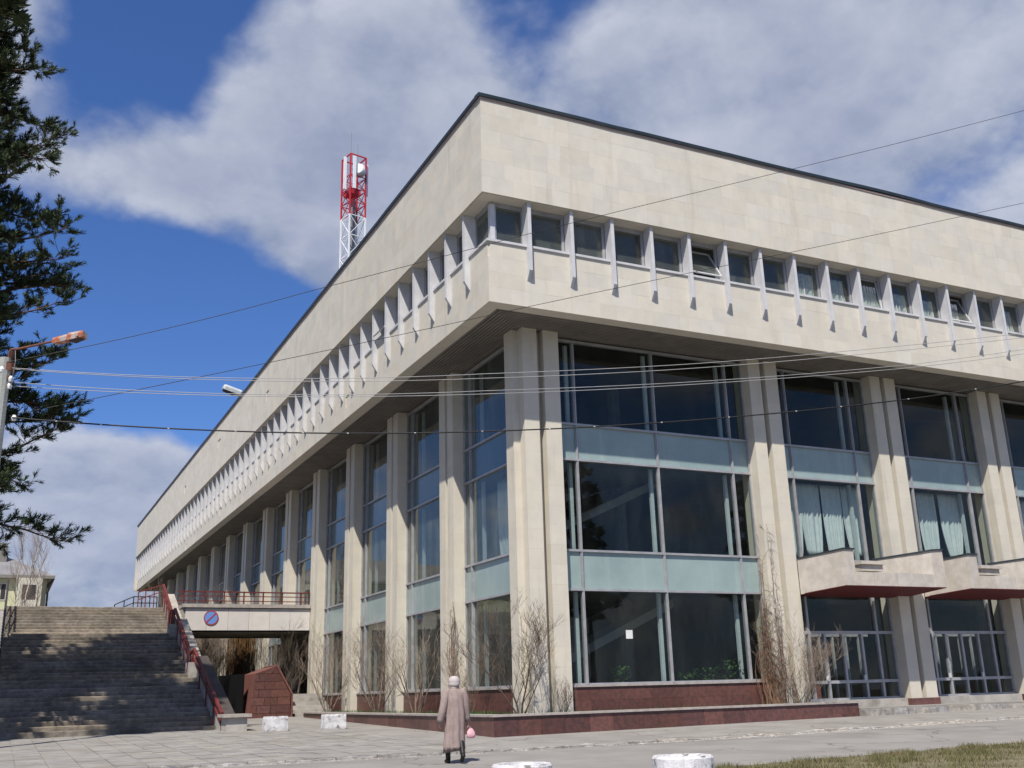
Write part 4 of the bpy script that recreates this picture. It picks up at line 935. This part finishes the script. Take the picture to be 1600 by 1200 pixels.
def wire(label, pts, D0, D1, r, m, clips=0):
    """pts: image points; the span runs from depth D0 (left) to D1 (right): 1/depth is linear along a straight span"""
    us = [p[0] for p in pts]; u0, u1 = us[0], us[-1]
    def vv(u):      # smooth interpolation through the points
        n = len(pts); i = max(1, min(n-2, sum(1 for x in us[1:-1] if x < u)))
        t = [(pts[k]) for k in (i-1, i, i+1)]; s = 0
        for a in range(3):
            l = 1
            for c in range(3):
                if c != a: l *= (u-t[c][0])/(t[a][0]-t[c][0])
            s += l*t[a][1]
        return s
    P = []; n = 48
    for k in range(n+1):
        u = u0+(u1-u0)*k/n; f = k/n; D = 1/((1-f)/D0+f/D1); P.append(atd(u, vv(u), D))
    w_ = thing('overhead_wire', label, 'wire', 'overhead wires'); q = MB(); q.tube(P, r, 5); q.build('cable', m, w_)
    for k in range(clips):
        p = P[2+int((n-4)*k/(clips-1))]; q = MB(); q.tube([p-Vector((.03, 0, 0)), p, p+Vector((.03, 0, 0))], [.008, .014, .008], 6); q.build('clip', 'porcelain', w_)
wire('topmost of the two upper pale wires in front of the columns', [(19, 575), (376, 591), (760, 584), (1060, 570), (1296, 551), (1700, 509)], 17.9, 24, .0065, 'wire_light')
wire('lower of the two upper pale wires in front of the columns', [(19, 576.5), (376, 594.5), (760, 591), (1060, 577), (1296, 558), (1700, 516)], 18, 24.3, .0065, 'wire_light')
wire('upper of the two lower pale wires in front of the columns', [(18, 597), (366, 615.5), (760, 610.5), (1060, 598), (1418, 570), (1700, 530)], 17.9, 24, .0065, 'wire_light')
wire('lowest pale wire in front of the columns', [(15, 603), (366, 618.5), (760, 615.5), (1060, 602), (1418, 575), (1700, 538)], 18, 24.3, .0065, 'wire_light')
wire('thick dark cable with white clips crossing in front of the columns', [(19, 652.5), (200, 666), (520, 677), (788, 673), (1164, 650), (1409, 625), (1700, 577)], 17.8, 23, .014, 'wire_dark', 17)
wire('thin high wire crossing the sky and upper windows to the upper right', [(10, 566), (160, 536), (480, 456), (800, 372), (1100, 298), (1370, 232), (1700, 146)], 17.9, 30, .0065, 'wire_dark')
wire('thin wire below the strip windows rising to the right', [(10, 650), (160, 620), (480, 554), (831, 478), (1070, 428), (1242, 393), (1700, 295)], 18, 30, .0065, 'wire_dark')
# lamp on the roof edge
p0 = Vector((-.28, 36.6, ZT+.05)); rl = thing('roof_lamp', 'grey lamp head sticking out from the roof edge, far along the left side', 'lamp')
a_ = atd(378, 615, 68.5); b_ = atd(349, 604, 68.0)
q = MB(); q.tube([Vector((.9, a_.y, ZT-.1)), Vector((.9, a_.y, a_.z-.1)), a_], .045, 6); q.build('bracket', 'dark_metal', rl)
q = MB(); boxalong(q, a_, b_, .5, .22, .22); hh = q.build('lamp_head', 'lamp_grey', rl); q = MB(); boxalong(q, a_.lerp(b_, .35)-Vector((0, 0, .14)), b_-Vector((0, 0, .12)), .42, .17, .15); q.build('diffuser', 'dark_metal', hh)

# ------------------------------------------------------------------ radio mast
mast = thing('radio_mast', 'red and white lattice radio mast rising behind the roof', 'mast', loc=(5.15, 31., 0), rot=(0, 0, R(12)))
W = .55; zt_, zs, zb_ = 34.3, 30.1, 19.2
def lattice(q, z0, z1, n, r=.05):
    cs = [(-W, -W), (W, -W), (W, W), (-W, W)]
    for c in cs: q.bar((*c, z0), (*c, z1), .085)
    h = (z1-z0)/n
    for k in range(n):
        za, zb = z0+k*h, z0+(k+1)*h
        for i in range(4):
            a, c = cs[i], cs[(i+1) % 4]; q.bar((*a, zb), (*c, zb), .045); q.bar((*a, za), (*c, zb), .036); q.bar((*c, za), (*a, zb), .036)
q = MB(); lattice(q, zs, zt_-1.45, 3); cs = [(-W, -W), (W, -W), (W, W), (-W, W)]
for i in range(4): q.bar((*cs[i], zt_-1.45), (*cs[i], zt_), .09); q.bar((*cs[i], zt_), (*cs[(i+1) % 4], zt_), .07)
q.build('upper_section', 'mast_red', mast)
q = MB(); lattice(q, zb_, zs, 8); q.build('lower_section', 'mast_white', mast)
q = MB(); q.box((-.5, -.55, 31.6), (.2, .4, 31.9)); q.build('platform', 'mast_red', mast)
for (x, y) in ((-W-.28, -W+.2), (W+.22, -W+.3), (-W+.15, -W-.25)): q = MB(); q.box((x-.09, y-.05, zt_-2.5), (x+.09, y+.05, zt_-.25)); q.build('antenna_panel', 'mast_white', mast)
q = MB(); c_ = Vector((.1, -.5, zt_-1.0)); dv = Vector((-.8, -.9, 0)).normalized(); q.tube([c_-dv*.25, c_-dv*.2, c_+dv*.2, c_+dv*.3], [.25, .40, .40, .30], 18); q.build('dish', 'mast_white', mast)
for (x, y) in ((-W, -W), (W, W)): q = MB(); q.tube([(x, y, zt_), (x, y, zt_+1.5)], .018, 5); q.build('lightning_rod', 'mast_grey', mast)
q = MB(); q.box((-.12, -.1, zb_), (.14, .12, 31.4)); q.build('cable_tray', 'mast_grey', mast)

# ------------------------------------------------------------------ far house and birches
hs = thing('far_house', 'pale green two-storey house with grey hip roof beyond the stairs', 'house')
HX1, HX0, HY0, HY1, HZ = -8.95, -34., 75., 88., 12.35
q = MB(); q.box((HX0, HY0, 5.5), (HX1, HY1, HZ)); q.build('wall', 'house_wall', hs)
q = MB(); e = .6; q.add([(HX0-e, HY0-e, HZ), (HX1+e, HY0-e, HZ), (HX1+e, HY1+e, HZ), (HX0-e, HY1+e, HZ), (HX0+4, 81.5, HZ+3.), (HX1-5.0, 81.5, HZ+3.)], [(0, 1, 5, 4), (1, 2, 5), (2, 3, 4, 5), (3, 0, 4), (3, 2, 1, 0)]); rf = q.build('roof', 'house_roof', hs)
q = MB(); q.box((-13.1, 78, 13.2), (-12.4, 79, 15.6)); q.build('chimney', 'house_eave', rf)
q = MB(); q.box((HX0-e, HY0-e, HZ-.26), (HX1+e, HY1+e, HZ-.005)); q.build('eaves', 'house_eave', hs)
q = MB(); q.box((-11.25, HY0-.9, 6.), (HX1-.4, HY0-.003, HZ-.27)); q.build('projecting_bay', 'house_pale', hs)
for z in (6.4, 9.2):
    bq = MB(); bq.box((-11.0, HY0-1.5, z), (-9.75, HY0-.903, z+.95)); bq.build('balcony', 'house_pale', hs)
    bq = MB(); bq.box((-10.9, HY0-.93, z+1.0), (-9.8, HY0-.902, z+2.3)); bq.build('window', 'dark_metal', hs)
for x in (-12.6, -15.5, -18.5):
    for z in (7.3, 10.3):
        f = MB(); f.box((x-.5, HY0-.05, z-.1), (x+.5, HY0-.004, z+1.4)); f_ = f.build('window', 'house_pale', hs)
        for s_ in (-1, 1): g = MB(); g.box((x+s_*.22-.18, HY0-.07, z), (x+s_*.22+.18, HY0-.052, z+1.3)); g.build('pane', 'dark_metal', f_)
q = MB(); q.tube([(HX1+.12, HY0-.1, 5.6), (HX1+.12, HY0-.1, 11.6), (HX1+.5, HY0-.4, HZ-.3)], .09, 6); q.build('downpipe', 'dark_metal', hs)
for k, (x, y, H, L) in enumerate(((-11.6, 68, 8.6, 'left bare birch in front of the far green house'), (-10.7, 66, 8.0, 'middle bare birch in front of the far green house'), (-10.0, 69, 8.2, 'right bare birch in front of the far green house'))):
    t = thing('birch_tree', L, 'tree', 'birches by the far house', (x, y, 5.8)); rg = random.Random(70+k); q = MB(); pts = [Vector((0, 0, -.1))]; 
    for i in range(6): pts.append(pts[-1]+Vector((rg.uniform(-.1, .22), 0, H/6)))
    q.tube(pts, [.085*(1-.8*i/6) for i in range(7)], 6); q.build('trunk', 'birch', t); q = MB()
    for i in range(2, 7):
        for _ in range(5): a = rg.uniform(0, 6.28); branch(q, pts[i]-Vector((0, 0, rg.uniform(0, .8))), (math.cos(a)*.6, math.sin(a)*.6, 1), 1.5, .022, 2, rg, .5, .06)
    q.build('crown', 'twig', t)

# ------------------------------------------------------------------ pines
def tuft(q, p, d, s, rg, n=11, wd=.075):
    """a brush of needles around the end of a shoot"""
    d = d.normalized(); u = d.orthogonal().normalized(); v = d.cross(u); tn = rg.random()
    for k in range(n):
        a = rg.uniform(0, 6.28); sp = rg.uniform(.25, 1.5); dr = (d+(u*math.cos(a)+v*math.sin(a))*sp).normalized(); sd_ = dr.cross(d); sd_ = sd_.normalized() if sd_.length > 1e-4 else u
        b0 = p+d*rg.uniform(-.7, .35)*s; L = s*rg.uniform(.75, 1.25); wv = sd_*s*wd
        q.add([b0-wv*.5, b0+wv*.5, b0+dr*L*.6+wv, b0+dr*L, b0+dr*L*.6-wv], [(0, 1, 2, 3, 4)], tn)
def pine(label, base, H, crown0, rmax, seed, nb=46, ts=.21, dens=1., fixed=(), wd=.14, nn=9):
    t = thing('pine_tree', label, 'tree', 'pine trees', base); rg = random.Random(seed)
    q = MB(); tp = [Vector((rg.uniform(-.12, .12), rg.uniform(-.12, .12), H*i/10)) for i in range(11)]; tp[0] = Vector((0, 0, -.3)); q.tube(tp, [.30*(1-.93*i/10) for i in range(11)], 9); tk = q.build('trunk', 'bark_pine', t, True)
    lb = MB(); cr = MB(); br_ = []
    for k in range(nb):
        f = (k+rg.random())/nb; z = crown0+(H*.985-crown0)*f; a = k*2.399+rg.uniform(-.6, .6)
        R_ = rmax*(1-f)**.62*rg.uniform(.5, 1.08)*(.72+.28*min(1, f*6)); br_.append((z, a, max(R_, .35)))
    br_ += list(fixed)
    for (z, a, R_) in br_:
        p = Vector((0, 0, z)); d = Vector((math.cos(a), math.sin(a), rg.uniform(-.28, .45))); n = max(3, int(R_/.5)); pts = [p]
        for i in range(n):
            d = (d+Vector((rg.uniform(-.22, .22), rg.uniform(-.22, .22), rg.uniform(-.16, .20)))).normalized(); pts.append(pts[-1]+d*(R_/n))
        lb.tube(pts, [max(.012, .03+.012*R_)*(1-.8*i/n) for i in range(n+1)], 5, False)
        for i in range(1, n+1):
            if i/n < .3 and R_ > 1.4 and rg.random() < .45: continue
            for _ in range(int((1.7 if i < n else 3.0)*dens+rg.random())):
                aa = rg.uniform(0, 6.28); sd_ = Vector((math.cos(aa), math.sin(aa), rg.uniform(-.35, .75))); L = rg.uniform(.35, 1.05)*(.55+.45*min(1., R_/2.5)); q0 = pts[i]-(pts[i]-pts[i-1])*rg.random(); m_ = (d*.7+sd_).normalized(); q1 = q0+m_*L+Vector((0, 0, .12*L))
                lb.tube([q0, q0+m_*L*.5+Vector((0, 0, -.03)), q1], [.014, .01, .006], 3, False)
                for g in range(rg.choice((3, 4, 5))):       # side shoots, each ending in a brush of needles
                    f = rg.uniform(.35, 1.0); b0 = q0.lerp(q1, f); sh = (m_+Vector((rg.uniform(-1, 1), rg.uniform(-1, 1), rg.uniform(-.2, 1.1)))*.9).normalized()*rg.uniform(.10, .32)
                    lb.tube([b0, b0+sh], [.006, .004], 3, False)
                    for h in (1., .55): tuft(cr, b0+sh*h, sh+Vector((0, 0, .05)), ts*rg.uniform(.8, 1.2), rg, nn, wd)
    lb.build('limbs', 'bark_pine', tk); cr.build('crown', 'needles', t); return t
base = Vector((-14.95, 12.3, .25))
pine('tall pine with drooping layered branches along the left picture edge', base, 27.3, 6.6, 4.3, 3, 140, .17, 2.7, wd=.065, nn=16,
     fixed=[(7.2, -.15, 4.5), (8.3, .1, 4.7), (9.4, -.35, 4.2), (12.3, .15, 4.3), (13.6, -.3, 3.8), (17.0, -.1, 3.8), (20.6, -.25, 3.0), (10.6, -.2, 4.3), (11.4, .2, 4.0), (15.2, .1, 4.0), (16.0, -.4, 3.7), (18.3, .1, 3.5), (19.4, -.2, 3.4), (22.3, 0., 2.7), (23.6, -.3, 2.2), (14.4, -.1, 4.0), (24.6, .1, 1.7)])
pine('unseen tall slender pine at the left, its high crown added to shade the steps', Vector((-16.2, 2.6, 0)), 27.5, 20., 3.3, 17, 30, .34, 1.9)  # unseen tree, added and crowned high so its shade falls on the steps
p2 = pine('dense pine standing out of frame left of the stairs, shading the steps', Vector((-18.2, 9.2, .15)), 24., 7., 4.3, 11, 52, .34, 1.7)
def copy_tree(o, loc, rz, sc_, label):
    c = o.copy(); col.objects.link(c); c.location = loc; c.rotation_euler = (0, 0, rz); c.scale = (sc_,)*3; c['label'] = label
    for ch in o.children:
        k = ch.copy(); col.objects.link(k); k.parent = c
        for g in ch.children: s = g.copy(); col.objects.link(s); s.parent = k
    return c
for (x, y, rz, s_, L) in ((-21.5, 6.2, 1.3, 1.12, 'tall pine farther left of the stairs, out of frame'), (-15.6, 17.8, 2.2, .62, 'small pine beside the stairs, out of frame left'), (-24, 13, 4., 1.1, 'pine at the back of the group left of the stairs'),
                          (30, -52, .4, 1.0, 'pine across the street reflected in the right-hand glazing'), (40, -60, 2., 1.1, 'second pine across the street reflected in the glazing'), (18, -66, 3., 1.15, 'third pine across the street reflected in the glazing'), (52, -48, 5., .95, 'fourth pine across the street reflected in the glazing'), (4, -70, 1., 1.05, 'fifth pine across the street reflected in the glazing'), (-52, 30, 1.5, 1.1, 'pine far left reflected in the left-hand glazing'), (-60, 44, 2.5, 1.2, 'second pine far left reflected in the left-hand glazing')):
    copy_tree(p2, (x, y, G(x, y)-.1), rz, s_, L)

# ------------------------------------------------------------------ curtains, notices, plants behind the glass
def curtain(label, a0, a1, zt, zb, o, m, pinch, seed, M=RIGHT, group=None):
    """hanging net with folds; 'pinch' gathers the lower end towards its middle"""
    rg = random.Random(seed); q = MB(); nu, nv = 30, 16; V_ = []; ph = rg.uniform(0, 6)
    for j in range(nv+1):
        f = j/nv; z = zt+(zb-zt)*f
        for i in range(nu+1):
            u = i/nu-.5; k = 1-pinch*max(0, (f-.45)/.55)**1.7; a = (a0+a1)/2+u*(a1-a0)*k; bow = (.10*math.sin(math.pi*(i/nu)) if f > .9 else 0)
            V_.append(M(a, o+.035*math.sin(u*(26+ph*3)+ph+2.2*math.sin(u*7+ph))*(1+.5*f)+.012*math.sin(u*71+ph), z+bow*(-.6)*(f-.9)*10+rg.uniform(-.004, .004)))
    q.add(V_, [(j*(nu+1)+i, j*(nu+1)+i+1, (j+1)*(nu+1)+i+1, (j+1)*(nu+1)+i) for j in range(nv) for i in range(nu)])
    o_ = q.build('curtain', m, label=label, cat='curtain', group=group, smooth=True); s = o_.modifiers.new('Thickness', 'SOLIDIFY'); s.thickness = .004; return o_
ordn = ('leftmost', 'second from left', 'third from left', 'rightmost')
for i, bn in ((0, 'first'), (1, 'second'), (2, 'third')):
    b0 = RC[i]+1.29+.15
    for k in range(4 if i == 0 else 3):
        wd = (1.0 if i == 0 else 1.12)*rnd.uniform(.88, 1.06); a0 = b0+.12+k*(1.02 if i == 0 else 1.14)+rnd.uniform(-.04, .06)
        curtain('%s white net curtain panel in the second-storey window above the %s entrance' % (ordn[k] if k < 3 or i == 0 else '', bn), a0, a0+wd, 8.36, 5.72+.16*rnd.uniform(-1, 1), GO+.62, 'curtain', rnd.uniform(.2, .72), 300+i*10+k, group='net curtains above the entrances')
for k, i in enumerate((7, 8, 9, 10, 11, 12, 14)):
    a0 = FR[i]+.2; wd = rnd.uniform(.45, .8)
    curtain('printed curtain in the %s window of the upper strip right of the corner' % {7: 'ninth', 8: 'tenth', 9: 'eleventh', 10: 'twelfth', 11: 'thirteenth', 12: 'fourteenth', 14: 'sixteenth'}[i], a0+rnd.uniform(0, .3), a0+.3+wd, Z2+rnd.uniform(.8, 1.2), Z2+.04, WO+.11, 'curtain_print', rnd.uniform(-.6, .1), 400+k, group='printed curtains in the strip windows')
for k, a in enumerate((4.2, 8.5, 14.3, 20.1)):
    curtain('pale net curtain hanging in the left-hand glazing, bay %s from the corner' % ('one', 'two', 'three', 'four')[k], a, a+1.5, 8.3, 5.5, GO+.7, 'curtain', .3, 500+k, LEFT, 'net curtains in the left-hand glazing')
nx_, nz_ = 5.56, 2.98
q = MB(); q.box((nx_-.12, GO+.035, nz_-.13), (nx_+.12, GO+.047, nz_+.13)); q.build('paper_notice', 'paper', label='white paper notice stuck on the ground-floor corner window', cat='notice')
q = MB(); q.box((RC[1]+1.33, GO-.0, 1.78), (RC[1]+1.50, GO+.008, 2.02)); q.build('paper_notice', 'paper', label='small white notice on the second entrance door frame', cat='notice')
def plant(label, x, y, h, r, seed):
    t = thing('potted_plant', label, 'plant', 'plants behind the corner window', (x, y, .55)); rg = random.Random(seed); q = MB(); q.tube([(0, 0, 0), (0, 0, .8)], [.16, .2], 12); q.build('pot', 'pot', t); q = MB()
    for k in range(170):
        a = rg.uniform(0, 6.28); rr = r*rg.random()**.5; p = Vector((math.cos(a)*rr, math.sin(a)*rr*.7, .8+rg.random()*h)); d = Vector((math.cos(a), math.sin(a), rg.uniform(-.2, 1))).normalized(); s = d.cross(Vector((0, 0, 1))).normalized()*.035; L = rg.uniform(.1, .22)
        q.add([p, p+d*L*.5+s, p+d*L, p+d*L*.5-s], [(0, 1, 2, 3)], rg.random())
    q.build('foliage', 'leaf', t); return t
plant('green potted plant behind the left pane of the corner window', 5.55, 2.75, .65, .32, 1); plant('leafy plant in the middle of the right pane of the corner window', 8.9, 2.8, .55, .45, 2); plant('bushy plant at the right end of the corner window', 9.75, 2.75, .8, .40, 3); plant('low plant at the left of the right pane of the corner window', 8.1, 2.8, .4, .32, 4)
q = MB(); q.box((12.85, GO+.7, .8), (13.6, GO+.9, 1.3)); q.build('red_board', 'ply', label='red board standing inside the first entrance door', cat='board')
